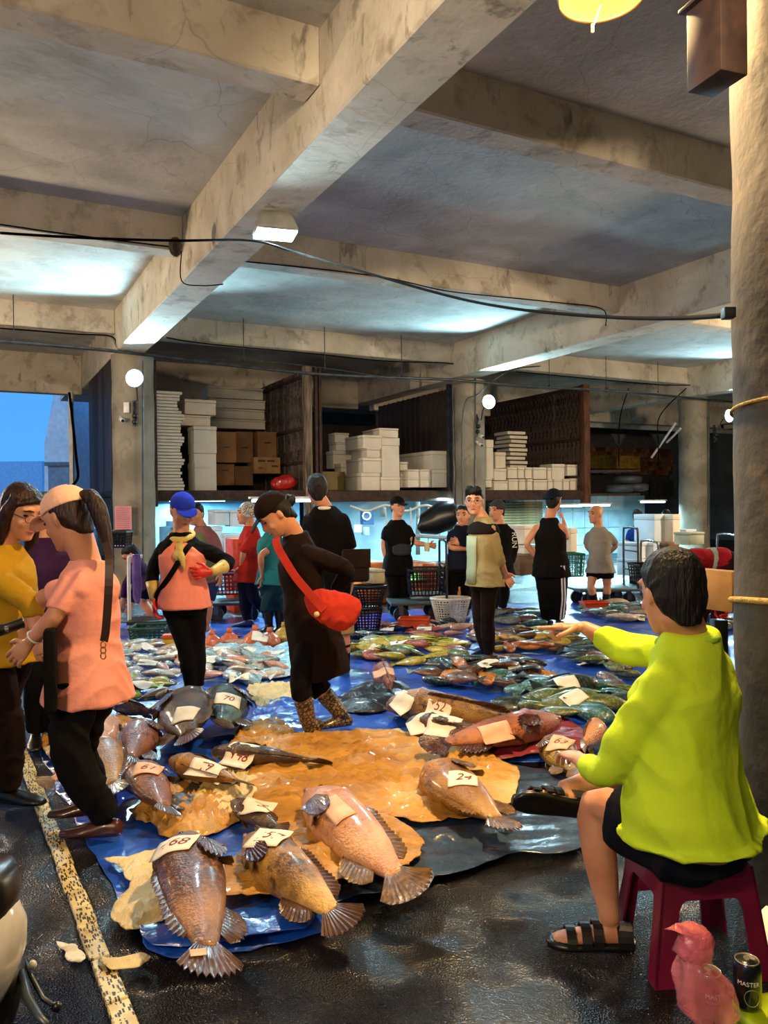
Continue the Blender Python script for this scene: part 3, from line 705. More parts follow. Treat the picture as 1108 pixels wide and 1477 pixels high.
p,i_=person('man in black T-shirt and black cap with grey waist bag holding paper cup',10.9,
  dict(H=(574,731,0),S=(573,758,0),P=(574,818,0),base=(575,888),RE=(553,786,-.02),RW=(557,808,-.05),LE=(598,783,-.05),LW=(618,786,-.2),
       RK=(568,852,-.02),RA=(566,880,0),LK=(582,852,.03),LA=(582,880,.05)),
  yaw=22,hyaw=30,hair='short',hat='cap',capm=m_blackc,top=m_blackc,bottom=m_blackc,sleeve=.75,hem=.1,shoe=m_blshoe,voxel=.013,fat=1.1,shw=.19,bloose=1.15)
I=i_
w=at(580,793,10.7); root=thing('waist_bag','dark grey waist bag across front of black T-shirt man','bag',w); g=G(); g.ell([(w+Vector((x,0,0)),Vector((0,.045*s,0)),Vector((0,0,.085*s))) for x,s in ((-.13,.3),(-.11,.8),(0,1),(.11,.8),(.13,.3))],16,True,3); local(g,root).obj('bag_body',cl('dark_grey_canvas','303236'),root,smooth=True)
q=[at(556,772,10.72),at(566,785,10.68),at(592,790,10.7),at(597,770,10.78)]; strap('bag_strap',spline(q,4),.03,.006,m_blackc,root,(0,-1,0))
c=at(616,788,10.62); g=G(); g.tube([c+Vector((0,0,-.07)),c+Vector((0,0,.05))],[.034,.042],14); tag(g.obj('paper_cup',mat('cream_paper','d2c68e'),smooth=False),'cream paper cup in hand of black T-shirt man','cup')
p,i_=person('person in dark navy T-shirt with folded arms, partly hidden by tan jacket man',10.6,
  dict(H=(668,744,0),S=(666,766,0),P=(662,815,0),base=(655,885),LE=(682,795,.1),LW=(664,785,-.1),RE=(650,790,-.1),RW=(672,792,-.15),
       RK=(654,848,0),RA=(647,878,0),LK=(672,850,.05),LA=(674,878,.1)),
  yaw=-20,top=m_navyp,bottom=m_blackc,sleeve=.7,shoe=m_blshoe,voxel=.013)
# --- tan jacket man
p,i_=person('young man with glasses in tan and pale green jacket, hands clasped behind back',7.95,
  dict(H=(684,724,0),S=(697,757,0),P=(699,836,0),base=(705,950),LE=(720,806,-.08),LW=(729,826,.06),RE=(708,805,.22),RW=(727,829,.14),
       RK=(692,895,.08),RA=(700,935,.10),LK=(703,896,-.05),LA=(706,942,0)),
  yaw=-62,hyaw=-12,hpitch=0,hair='fringe',top=m_tan,bottom=m_brownblack,sleeve=1.35,hem=.06,shoe=m_blackc,voxel=.010,glasses=True,shw=.17,tloose=1.1,fat=1.08,bloose=.95,handN=((0,-1,0),(0,-1,0)))
I=i_
e=G(); S,Pv,up=I['S'],I['P'],I['up']; Rv,Sf=I['Rv'],I['Sf']; dv=Rv.cross(up).normalized()
e.ell([(S+up*.045,Rv*.075,dv*.072),(S-up*.0,Rv*.165,dv*.118),(S-up*.03,Rv*.185,dv*.130),(S-up*.075,Rv*.196,dv*.146),(S-up*.09,Rv*.185,dv*.14)],26,True,2.3)
I['ob'](e,'jacket_yoke',m_brownblack,I['root'],.010,smooth=2)
e=G()
f=Vector((math.sin(R(-62)),-math.cos(R(-62)),0)); 
rings=[]
for t,d in ((-.05,.172),(.2,.158),(.4,.150),(.6,.150),(.80,.142)):
    c=Pv.lerp(S,t); ring=[]
    for a in range(9):
        an=R(-70+12*a); ring.append(c+(f*math.cos(an)*(d+.004)+(-Rv)*math.sin(an)*(.178 if t<.5 else .185))+f*.012)
    rings.append(ring)
e.loft(rings,False,False); o=I['ob'](e,'front_panel',m_mint,I['root'])
md=o.modifiers.new('s','SOLIDIFY'); md.thickness=.006
# --- RUN man
p,i_=person('young man in black sweatshirt with RUN on sleeve and grey beanie',10.9,
  dict(H=(717,737,0),S=(722,764,0),P=(720,822,0),base=(715,888),LE=(743,790,.0),LW=(737,815,-.05),RE=(700,790,.0),RW=(702,818,.0),
       RK=(715,852,0),RA=(712,878,0),LK=(728,850,.1),LA=(725,876,.15)),
  yaw=-10,hyaw=-50,hair='short',hat='beanie',capm=cl('grey_beanie_knit','3a3c40'),top=m_blackc,bottom=m_blackc,sleeve=1.8,shoe=m_teal,voxel=.013,tloose=1.1,bloose=1.0,shw=.185)
I=i_
def text(name,s,size,m,parent,mxw,ext=.001,align='CENTER'):
    c=bpy.data.curves.new(name,'FONT'); c.body=s; c.size=size; c.extrude=ext; c.align_x=align; c.align_y='CENTER'; c.materials.append(m); c.fill_mode='BOTH'
    o=bpy.data.objects.new('tmp',c); TS.collection.objects.link(o); dg=tsdg()
    me=bpy.data.meshes.new_from_object(o.evaluated_get(dg),depsgraph=dg); bpy.data.objects.remove(o); o=link(name,me,m,None)
    if parent is not None: o.parent=parent; mxw=Matrix.Translation(-parent.matrix_basis.translation)@mxw if parent.rotation_euler.z==0 else parent.matrix_basis.inverted()@mxw
    o.matrix_basis=mxw; return o
A=I['arms']['L']; mid=A[0].lerp(A[1],.9)
mw=Matrix.Translation(at(742,779,10.9-.10))@Matrix.Rotation(R(12),4,'Z')@Matrix.Rotation(R(90),4,'X')@Matrix.Rotation(R(-90),4,'Z')
text('sleeve_lettering','RUN',.105,m_white,I['root'],mw)
# --- tank top man
p,i_=person('burly man in black tank top, navy cap and white-striped track pants, seen from behind',9.9,
  dict(H=(799,722,0),S=(793,756,0),P=(795,818,0),base=(800,903),RE=(818,777,-.02),RW=(813,752,.25),LE=(759,784,.0),LW=(776,808,.1),
       RK=(806,862,-.02),RA=(806,893,0),LK=(788,862,.05),LA=(790,892,.1)),
  yaw=158,hyaw=142,hair='short',hat='capb',capm=m_navyp,top=m_blackc,bottom=m_blackc,tank=True,hem=.12,shoe=m_blshoe,fat=1.12,shw=.20,voxel=.012,noeyes=True,bloose=1.35,tloose=1.05)
I=i_
K,A,Hh=I['legs']['R'][1],I['legs']['R'][2],I['legs']['R'][0]
for dx in (-.014,.022):
    q=[Hh+Vector((.02+dx,-.145,.06)),Hh.lerp(K,.5)+Vector((.03+dx,-.125,0)),K+Vector((.035+dx,-.112,0)),K.lerp(A,.5)+Vector((.025+dx,-.10,0)),A+Vector((.015+dx,-.092,.01))]
    o=strap('trouser_stripe',spline(q,4),.02,.004,m_white,I['root'],(0.1,-1,0))
p,i_=person('bald elderly man in grey T-shirt, black shorts and rubber boots, hands behind back',11.6,
  dict(H=(860,742,0),S=(864,768,0),P=(866,818,0),base=(862,876),LE=(889,786,.05),LW=(879,798,.2),RE=(846,788,.1),RW=(858,800,.2),
       RK=(852,846,-.05),RA=(858,868,0),LK=(876,846,0),LA=(874,868,0)),
  yaw=-22,hyaw=-65,hair='none',top=m_greyt,bottom=m_blackc,sleeve=.9,legc=.55,shoe=m_blshoe,boot=.55,voxel=.013,tloose=1.12,bloose=1.15,hem=.08,
  handN=((0,-1,0),(0,-1,0)))
p,i_=person('man in blue T-shirt seen from behind in front of white foam crates',15.0,
  dict(H=(920,745,0),S=(920,764,0),P=(920,806,0),LE=(905,782,0),LW=(907,800,-.05),RE=(936,782,0),RW=(934,800,0),RK=(924,832,0),RA=(924,850,0),LK=(914,832,0),LA=(914,850,0)),
  yaw=175,hyaw=150,top=m_bluet,bottom=m_blackc,sleeve=.8,noeyes=True,voxel=.016,shoe=m_blshoe)
p,i_=person('person whose black hair shows above the stacked foam boxes',17.5,
  dict(H=(961,744,0),S=(961,762,0),P=(961,800,0),RE=(974,780,0),RW=(972,795,0),LE=(948,780,0),LW=(950,795,0),RK=(965,822,0),RA=(965,838,0),LK=(957,822,0),LA=(957,838,0)),
  yaw=170,top=m_navyp,bottom=m_blackc,noeyes=True,voxel=.018,shoe=m_blshoe)
p,i_=person('person in red jacket and maroon trousers bent double beside near column',9.0,
  dict(H=(968,806,-.1),S=(992,806,0),P=(1040,810,.05),base=(1035,890),LE=(985,850,-.1),LW=(1000,872,-.15),RE=(1000,850,.25),RW=(1030,876,.1),
       LK=(1018,862,-.1),LA=(1010,890,0),RK=(1042,862,.15),RA=(1035,895,.1)),
  yaw=-80,hyaw=-80,hpitch=60,top=m_redj,bottom=m_maroon,sleeve=2,hem=.0,shoe=m_blshoe,voxel=.012,bloose=1.35,tloose=1.25,fat=1.1,noeyes=True,
  gloves=(mat('red_rubber','e03416'),mat('red_rubber','e03416')))
I=i_
g=G(); Pv,S=I['P'],I['S']; d=(S-Pv).normalized(); a=Vector((0,1,0)); b=d.cross(a)
g.ell([(Pv+d*t,a*(.165+.012),b*(.15+w)) for t,w in ((.02,.0),(.10,.008),(.16,.0))],24); I['ob'](g,'shirt_hem',cl('pale_green_cloth','a8c0ac'),I['root'])
# ================================================================== TARPS AND CLOTHS
def inside(p,poly):
    x,y=p; c=False; n=len(poly)
    for i in range(n):
        x1,y1=poly[i]; x2,y2=poly[(i+1)%n]
        if (y1>y)!=(y2>y) and x<(x2-x1)*(y-y1)/(y2-y1)+x1: c=not c
    return c
def sheet(name,label,cat,poly,m,step=.05,amp=.02,freq=3,stretch=(1,1),z0=.004,seed=0,group=None,round_=True,ridge=True,thick=.003,foldang=0,edge=.15,puff=0):
    """wrinkled sheet lying on the ground, outline given by ground points"""
    pts=[gp(x,y) for x,y in poly]
    if round_: pts=spline(pts+[pts[0]],5)[:-1]
    c=sum(pts,Vector())/len(pts)
    # outline jitter
    P2=[]
    for i,p in enumerate(pts):
        d=(p-c); P2.append(p+d.normalized()*(.05*noise.noise(Vector((p.x*5,p.y*5,seed)))+.025*noise.noise(Vector((p.x*17,p.y*17,seed)))))
    bm=bmesh.new(); vs=[bm.verts.new(p) for p in P2]; 
    es=[bm.edges.new((vs[i],vs[(i+1)%len(vs)])) for i in range(len(vs))]
    bmesh.ops.triangle_fill(bm,edges=es,use_beauty=True)
    xs=[p.x for p in P2]; ys=[p.y for p in P2]
    # slice by a grid to get an even mesh
    ca,sa=math.cos(foldang),math.sin(foldang)
    for ax,lo,hi in ((0,min(xs),max(xs)),(1,min(ys),max(ys))):
        t=lo+step
        while t<hi:
            bmesh.ops.bisect_plane(bm,geom=bm.verts[:]+bm.edges[:]+bm.faces[:],plane_co=Vector((t,0,0)) if ax==0 else Vector((0,t,0)),plane_no=Vector((1,0,0)) if ax==0 else Vector((0,1,0)))
            t+=step
    be=[e for e in bm.edges if e.is_boundary]; seg=[(e.verts[0].co.copy(),e.verts[1].co.copy()) for e in be]
    A=np.array([[a.x,a.y] for a,b in seg]); B=np.array([[b.x,b.y] for a,b in seg]); AB=B-A; LL=(AB**2).sum(1)+1e-12
    for v in bm.verts:
        q=np.array([v.co.x,v.co.y]); t=np.clip(((q-A)*AB).sum(1)/LL,0,1); d=np.sqrt((((A+AB*t[:,None])-q)**2).sum(1)).min()
        x=(v.co.x*ca+v.co.y*sa)*freq*stretch[0]; y=(-v.co.x*sa+v.co.y*ca)*freq*stretch[1]
        w=noise.noise(Vector((x+1.3*noise.noise(Vector((x*.6,y*.6,seed+5))),y,seed)))
        w2=noise.noise(Vector((x*2.7,y*2.7,seed+9)))
        h=(1-min(1,abs(w)*3.2))**1.5 if ridge else (w+.5)
        h=h*.7+.4*(1-min(1,abs(w2)*3))+ .08
        k=min(1,d/edge)
        v.co.z=z0+amp*h*(.25+.75*k)+puff*math.sqrt(k)
    me=bpy.data.meshes.new(name); bm.to_mesh(me); bm.free(); me.shade_smooth()
    org=Vector((c.x,c.y,0)); me.transform(Matrix.Translation(-org))
    o=link(name,me,m); o.location=org
    md=o.modifiers.new('s','SOLIDIFY'); md.thickness=thick; md.offset=-1
    tag(o,label,cat,group); return o
m_tarp=mat('blue_tarpaulin','1a52c2','1240a0',scale=2,rough=.33,bump=.5,bscale=16,coat=.5,crough=.15,detail=5,rv=.12)
m_tarpd=mat('dark_slate_tarpaulin','34465e','243246',scale=2,rough=.3,bump=.6,bscale=14,coat=.6,crough=.15,detail=6)
m_yel=mat('yellow_wet_cloth','c48e38','9c6c20',scale=3.2,rough=.6,bump=1.0,bscale=13,stretch=(1,2.6,1),detail=6,dist=.5,coat=.12)
overlay(m_yel,'noise',2.0,'dcc088',.58,.72,fac=.7)
m_cream=mat('cream_cloth','dcc795','c3a970',scale=3,rough=.7,bump=.9,bscale=13,stretch=(2.4,1,1))
m_greyc=mat('dark_grey_wet_cloth','4a443c','312c28',scale=5,rough=.45,bump=.4,bscale=30)
m_redcloth=mat('dark_red_wet_cloth','8c2a34','661c26',scale=5,rough=.45,bump=.4,bscale=30,coat=.3)
sheet('tarpaulin','large royal blue tarpaulin spread under the fish heaps','tarp',
 [(60,1088),(40,1000),(20,930),(60,905),(180,900),(330,893),(500,890),(560,884),(700,872),(860,868),(1050,872),(1070,930),(1065,1010),(1000,1075),(900,1100),(800,1098),(690,1108),(600,1150),(560,1230),(500,1320),(440,1352),(340,1378),(235,1378),(190,1345),(150,1262),(110,1190)],
 m_tarp,step=.085,amp=.022,freq=1.6,stretch=(1,1.6),foldang=.5,seed=3)
sheet('tarpaulin','dark slate blue wet tarpaulin below the lone golden grouper','tarp',
 [(560,1150),(680,1108),(770,1118),(838,1122),(850,1180),(848,1232),(735,1246),(660,1268),(590,1290),(520,1302),(470,1300)],m_tarpd,step=.035,amp=.03,freq=3.0,stretch=(.5,2.0),z0=.03,seed=8,foldang=.2)
sheet('tarpaulin','rumpled blue tarpaulin end under the two front groupers tails','tarp',
 [(200,1350),(330,1325),(440,1308),(458,1325),(430,1352),(330,1372),(230,1376)],m_tarp,step=.03,amp=.05,freq=4,stretch=(.5,1.6),z0=.03,seed=12)
sheet('tarpaulin','crumpled blue tarpaulin flap beside the leopard boots','tarp',
 [(365,1030),(390,1012),(470,1010),(560,1022),(640,1048),(700,1062),(640,1072),(560,1068),(480,1066),(400,1066),(365,1056)],m_tarp,step=.04,amp=.05,freq=3.5,stretch=(.4,1.8),z0=.02,seed=15)
sheet('towel','broad ochre yellow cloth spread between the groupers','cloth',
 [(380,1090),(440,1072),(540,1068),(640,1078),(700,1098),(745,1132),(742,1165),(700,1200),(620,1204),(560,1200),(500,1206),(430,1225),(390,1200),(360,1150)],m_yel,step=.024,amp=.050,freq=5.5,stretch=(.5,2.2),z0=.062,seed=21,foldang=.3)
sheet('towel','yellow towel corner under the tan pink grouper','cloth',
 [(430,1212),(520,1196),(590,1210),(610,1240),(606,1262),(575,1282),(520,1290),(455,1312),(360,1322),(300,1318),(330,1270),(380,1240)],m_yel,step=.022,amp=.052,freq=6,stretch=(.5,2.0),z0=.075,seed=24,foldang=-.3)
sheet('towel','cream yellow towel left of the spotted front grouper','cloth',
 [(148,1252),(190,1243),(240,1236),(300,1250),(330,1290),(300,1330),(238,1346),(180,1362),(164,1330),(178,1292),(176,1268)],m_cream,step=.02,amp=.032,freq=6.5,stretch=(.8,1.8),z0=.04,seed=26,foldang=1.0)
for k,(lb,poly,m,amp) in enumerate([
 ('bunched yellow cloth behind the slender brown fish','330,1080;350,1052;400,1050;430,1070;440,1092;400,1105;350,1100',m_yel,.07),
 ('bunched cream cloth between the front grouper heads','190,1180;260,1150;330,1165;345,1190;300,1215;230,1215',m_yel,.07),
 ('pale cloth heap under the golden brown fish','250,1140;300,1110;370,1125;400,1160;340,1185;280,1178',m_cream,.06),
 ('rolled cream towel edge above the ochre cloth','515,1078;560,1068;620,1074;640,1092;600,1100;540,1094',m_cream,.07),
 ('orange yellow cloth behind the pink woman knee','140,1062;170,1045;200,1052;205,1085;170,1110;145,1100',m_yel,.06),
 ('yellow rag by the left tarpaulin edge','55,1075;72,1058;96,1075;100,1098;78,1108',m_yel,.06),
 ('cream cloth under fish behind leopard boots','355,1000;400,992;460,996;470,1012;420,1022;370,1022',m_cream,.05)]):
    sheet('rag',lb,'cloth',[tuple(map(float,q.split(','))) for q in poly.split(';')],m,step=.022,amp=amp*.9,freq=8,stretch=(.45,1.5),z0=.03,seed=31+k,edge=.02,puff=.0,foldang=k*.8)
sheet('rag','dark grey wet cloth among the brown groupers','cloth',[(225,1160),(260,1135),(300,1150),(290,1180),(245,1190)],m_greyc,step=.025,amp=.04,freq=6,z0=.03,seed=44,edge=.06,puff=.012)
sheet('rag','black plastic cloth behind the leopard boot','cloth',[(470,1030),(520,998),(580,995),(590,1015),(565,1035),(500,1040)],mat('black_wet_plastic','1c1a22',rough=.35,coat=.5,bump=.3),step=.03,amp=.05,freq=5,stretch=(.4,1.6),z0=.05,seed=45,edge=.1,puff=.03)
sheet('rag','dark red wet cloth under the reddish fish','cloth',[(610,1085),(630,1060),(700,1058),(790,1040),(850,1068),(845,1090),(770,1100),(700,1104),(650,1108)],m_redcloth,step=.03,amp=.05,freq=5,stretch=(.5,1.6),z0=.04,seed=46,edge=.1)
sheet('tissue','crumpled white paper scrap left of the striped floor line','paper',[(80,1362),(100,1366),(118,1372),(120,1390),(98,1396),(88,1380)],m_paper,step=.015,amp=.03,freq=12,z0=.01,seed=50,edge=.04)
sheet('rag','long yellowed rag lying across the floor line','cloth',[(148,1394),(180,1396),(205,1386),(218,1392),(208,1404),(180,1408),(152,1408)],m_cream,step=.015,amp=.02,freq=10,z0=.03,seed=51,edge=.04)
sheet('tissue','small paper scrap near the scooter','paper',[(4,1250),(14,1248),(20,1254),(10,1258)],m_paper,step=.012,amp=.01,freq=12,z0=.01,seed=52,edge=.04)
# perforated line strip (cable mat) ---------------------------------------------------------
def floor_strip():
    M=mat('strip_cream_plastic','d9c78f','b89f62',scale=14,rough=.5,detail=6)
    t=M.node_tree;b=t.nodes['Principled BSDF'];L=t.links.new; src=b.inputs['Base Color'].links[0].from_socket
    tc=t.nodes.new('ShaderNodeTexCoord'); mp=t.nodes.new('ShaderNodeMapping'); mp.inputs['Scale'].default_value=(125,34,1); L(tc.outputs['Object'],mp.inputs[0])
    v=t.nodes.new('ShaderNodeTexVoronoi'); v.distance='CHEBYCHEV'; v.inputs['Scale'].default_value=1; v.inputs['Randomness'].default_value=.75; L(mp.outputs[0],v.inputs['Vector'])
    mr=t.nodes.new('ShaderNodeMapRange'); mr.inputs[1].default_value=.40; mr.inputs[2].default_value=.36; L(v.outputs['Distance'],mr.inputs[0])
    n=t.nodes.new('ShaderNodeTexNoise'); n.inputs['Scale'].default_value=30; L(tc.outputs['Object'],n.inputs['Vector'])
    m2=t.nodes.new('ShaderNodeMath'); m2.operation='MULTIPLY'; m3=t.nodes.new('ShaderNodeMath'); m3.operation='GREATER_THAN'; m3.inputs[1].default_value=.40
    L(n.outputs[0],m3.inputs[0]); L(mr.outputs[0],m2.inputs[0]); L(m3.outputs[0],m2.inputs[1])
    mx=t.nodes.new('ShaderNodeMix'); mx.data_type='RGBA'; L(m2.outputs[0],mx.inputs[0]); L(src,mx.inputs[6]); mx.inputs[7].default_value=(.015,.01,.008,1); L(mx.outputs[2],b.inputs['Base Color'])
    A=gp(30,1084); B=gp(196,1530); 
    mids=[gp(68,1190),gp(105,1262),gp(140,1370)]
    d=(B-A); ln=d.length; ang=math.atan2(d.y,d.x)
    root=thing('floor_strip','cream perforated plastic strip running along the wet floor at left','floor strip',A,ang-R(90))
    n=12
    for i in range(n):
        g=G(); y0=ln*i/n; y1=ln*(i+1)/n-.006; w=.034
        g.box(-w,w,y0,y1,.002,.020); o=g.obj('strip_plate',M,root,bevel=.004,seg=1); o.rotation_euler.z=0; o.location=(.006*rnd.uniform(-1,1),0,0)
floor_strip()
# far painted floor line
g=G(); a=gp(300,927.5); b=gp(860,880); d=(b-a).normalized(); nn=Vector((-d.y,d.x,0))*.03
g.add([a-nn+Vector((0,0,.002)),b-nn+Vector((0,0,.002)),b+nn+Vector((0,0,.002)),a+nn+Vector((0,0,.002))],[(0,1,2,3)]); struct(g.obj('trim_90',mat('worn_white_paint','a8a8a0',rough=.5)),'thin white painted line on the far floor','floor line')
# ================================================================== FISH
def grouper_mat(name,c1,c2,spot,sp_scale=26,lo=.62,hi=.5,belly='c9a37a',sfac=.8,kind='noise'):
    M=mat(name,c1,c2,scale=5,rough=.42,bump=.45,bscale=85,coat=.35,crough=.18,detail=8,dist=.8)
    overlay(M,kind,sp_scale,spot,hi,lo,dist=.03,fac=sfac)
    overlay(M,'noise',2.6,belly,.56,.68,dist=.3,fac=.75)
    return M
FM={'spot':grouper_mat('spotted_brown_fish_skin','a87040','82522e','34190e',52,.54,.61,'a8743f'),
 'mot':grouper_mat('mottled_brown_fish_skin','b08442','6a4824','2e1d0c',15,.60,.52,'dcae62'),
 'tanp':grouper_mat('tan_pink_fish_skin','cf9468','b07446','7c4a2c',34,.66,.56,'dca878',.6),
 'gold':grouper_mat('golden_brown_fish_skin','b07e34','805420','4c3014',11,.64,.54,'b08534'),
 'dark':grouper_mat('dark_brown_fish_skin','5e4228','382818','120d0a',12,.6,.5,'5e4226'),
 'red':grouper_mat('reddish_brown_fish_skin','94583a','683c28','2c1812',24,.64,.54,'8c5c44'),
 'teal':grouper_mat('teal_black_fish_skin','22343a','10181c','5f8c90',9,.62,.55,'4c6a70',.6),
 'yelm':grouper_mat('yellow_mottled_fish_skin','a8893e','6c5628','3a2c12',12,.62,.52,'c8b070'),
 'pinkr':grouper_mat('pink_red_fish_skin','a4603c','7c3f28','5a2a1c',30,.64,.54,'b8744c')}
m_fin=mat('brown_fin','5c3c22','38230f',scale=30,rough=.3,stretch=(.3,1,1),coat=.4,bump=.3)
m_fing=mat('golden_fin','7a5626','4a3214',scale=30,rough=.3,coat=.4,bump=.3)
m_pec=mat('dark_red_fin','55302a','2c1612',scale=30,rough=.25,coat=.6,bump=.4)
m_mouth=mat('fish_mouth','b07868','7c4840',rough=.3,coat=.5)
FPROF=[(0,.012,.02,0),(.015,.045,.05,.0),(.05,.078,.072,.0),(.10,.108,.092,.004),(.17,.140,.112,.006),(.235,.158,.126,.006),(.25,.170,.136,.006),(.275,.160,.124,.004),(.36,.165,.124,.0),(.47,.155,.112,0),(.58,.136,.094,0),(.68,.112,.070,0),(.77,.084,.048,0),(.84,.062,.032,0),(.88,.052,.023,0),(.905,.050,.014,0)]
def fan(gpts,thick,rays,nr=6,spread=None):
    pass
def fin_fan(root_a,root_b,tip_pts,th=.006,rays=14,wav=.006,nrm=Vector((0,1,0))):
    """membrane between a root edge and a tip polyline with ridged rays"""
    g=G(); n=rays*2; rings=[]; m=7
    tips=[Vector(p) for p in tip_pts]
    def along(t):
        s=t*(len(tips)-1); i=min(int(s),len(tips)-2); return tips[i].lerp(tips[i+1],s-i)
    for j in range(m):
        r=j/(m-1); row=[]
        for i in range(n+1):
            t=i/n; a=Vector(root_a).lerp(Vector(root_b),t); b=along(t); 
            nt=1+(.05*(-1)**i*r if r>.8 else 0)
            p=a.lerp(b,r*nt)+nrm*(wav*(1 if i%2 else -1)*r*.5)
            row.append(p)
        rings.append(row)
    top=[[p+nrm*th*(1-.8*(k/(m-1)))for p in row] for k,row in enumerate(rings)]
    bot=[[p-nrm*th*(1-.8*(k/(m-1))) for p in row] for k,row in enumerate(rings)]
    g.loft([tr+br[::-1] for tr,br in zip(top,bot)],True,True); return g
def big_fish(label,hx,hy,tx,ty,hw=1.0,roll=0,skin='spot',bend=0.0,fin=m_fin,zc=.13,z=.03,L=None,fat=1.0,tailspread=1.0,noise_amp=.006,gape=0,up=0,group=None,name='grouper',tailfin=True,pec=True):
    """head and tail pixels (seen points of the back) -> fish lying on the ground"""
    a=gp(hx,hy,zc); b=gp(tx,ty,.05); d=(b-a); d.z=0; ln=d.length if L is None else L; ang=math.atan2(d.y,d.x); hw*=.84
    root=thing(name,label,'fish',(a.x,a.y,0),ang,group)
    k=ln/1.02
    Rx=Matrix.Rotation(R(roll),4,'X')
    def bd(p): # bend sideways and scale
        x=p[0]; y=p[1]; zz=p[2]
        q=Rx@Vector((0,y,zz)); t=max(0,x)
        return Vector((x*k,(q.y+bend*t*t)*k,q.z*k))
    secs=[]; N=44
    pr=FPROF
    def prof(t):
        for i in range(len(pr)-1):
            if pr[i][0]<=t<=pr[i+1][0]:
                s=(t-pr[i][0])/(pr[i+1][0]-pr[i][0]+1e-9); return [pr[i][q]+(pr[i+1][q]-pr[i][q])*s for q in (1,2,3)]
        return pr[-1][1:]
    g=G(); rings=[]
    ts=sorted(set([round(.905*(i/N)**1.15,4) for i in range(N+1)]+[.235,.25,.262,.275]))
    seed=hx*.37
    for t in ts:
        h,w,o=prof(t); h*=hw; w*=hw*fat; ring=[]
        for j in range(32):
            an=2*math.pi*j/32; yy=w*math.cos(an); zz=h*math.sin(an)
            if zz<0: zz*=.92; 
            zz+=o
            q=Vector((t*6,yy*9+seed,zz*9)); r=1+.05*noise.noise(q)+.03*noise.noise(q*3)
            ring.append(bd((t,yy*r,zz*r)))
        rings.append(ring)
    g.loft(rings)
    zmin=min(v[2] for v in g.v); 
    # settle: squash what would sink, rest on the ground
    lift=-zmin*.86+z
    g.v=[(x,y,max(zz+lift, z+(.12*(zz+lift-z) if zz+lift<z else zz+lift-z))) for x,y,zz in g.v]
    body=g.obj('body',FM[skin],root,smooth=True)
    Lf=Vector((0,0,lift))
    def T(g):
        g.v=[tuple(bd(p)+Lf) for p in g.v]
        g.v=[(x,y,max(zz,z*.6+.004)) for x,y,zz in g.v]; return g
    if tailfin:
        s=.108*tailspread
        f=fin_fan((.885,0,-.045*hw),(.885,0,.045*hw),[(.985,0,-s),(1.03,0,-s*.82),(1.06,0,-s*.45),(1.07,0,0),(1.06,0,s*.45),(1.03,0,s*.82),(.985,0,s)],.011,12,.006)
        T(f).obj('tail_fin',fin,root,smooth=False)
    f=fin_fan((.30,0,.155*hw),(.80,0,.060*hw),[(.33,.01,.18*hw),(.42,0,.195*hw),(.52,0,.178*hw),(.60,0,.162*hw),(.70,0,.160*hw),(.80,0,.135*hw),(.84,0,.085*hw)],.006,16,.006); T(f).obj('dorsal_fin',fin,root)
    f=fin_fan((.60,0,-.105*hw),(.80,0,-.055*hw),[(.64,0,-.16*hw),(.70,0,-.19*hw),(.78,0,-.185*hw),(.84,0,-.15*hw),(.86,0,-.1*hw)],.007,10,.006); T(f).obj('anal_fin',fin,root)
    for s in (-1,1):
        if pec:
            w=.128*hw*fat
            f=fin_fan((.23,s*w*.84,-.095*hw),(.23,s*w*.97,-.035*hw),[(.27,s*(w*.72+.02),-.15*hw),(.35,s*(w*.72+.022),-.14*hw),(.40,s*(w*.78+.022),-.10*hw),(.405,s*(w*.85+.022),-.06*hw),(.38,s*(w*.92+.02),-.02*hw),(.30,s*(w*.95+.014),.0*hw)],.009,8,.006,Vector((0,1,0))); T(f).obj('pectoral_fin',m_pec if skin in('spot','mot','tanp') else fin,root)
        e=G(); h,w,o=prof(.10); e.sph((.10,s*w*hw*fat*.82,h*.42*hw),(.017,.010,.017),12); T(e).obj('eye',m_eye,root,smooth=True)
        f=fin_fan((.32,s*.05*hw,-.13*hw),(.32,s*.08*hw,-.11*hw),[(.40,s*.07,-.165*hw),(.43,s*.10,-.16*hw),(.42,s*.12,-.145*hw)],.006,5,.004,Vector((0,0,1))); T(f).obj('pelvic_fin',fin,root)
    e=G(); ring=[]
    h,w,o=prof(.03)
    e.tube([(.045,w*hw*fat*1.0,-.02),(.018,w*hw*fat*.85,-.012),(.0,0,-.006),(.018,-w*hw*fat*.85,-.012),(.045,-w*hw*fat*1.0,-.02)],[.006,.013,.016,.013,.006],8); T(e).obj('lips',m_mouth,root,smooth=True)
    def surf(t,an):
        h,w,o=prof(t); return root.matrix_basis@(bd((t,w*hw*fat*math.cos(an),h*hw*math.sin(an)+o))+Lf)
    return root,surf,k
TAGM=m_paper
m_ink=mat('red_brown_ink','8c3a2c',rough=.8)
m_inkd=mat('dark_ink','3a3430',rough=.8)
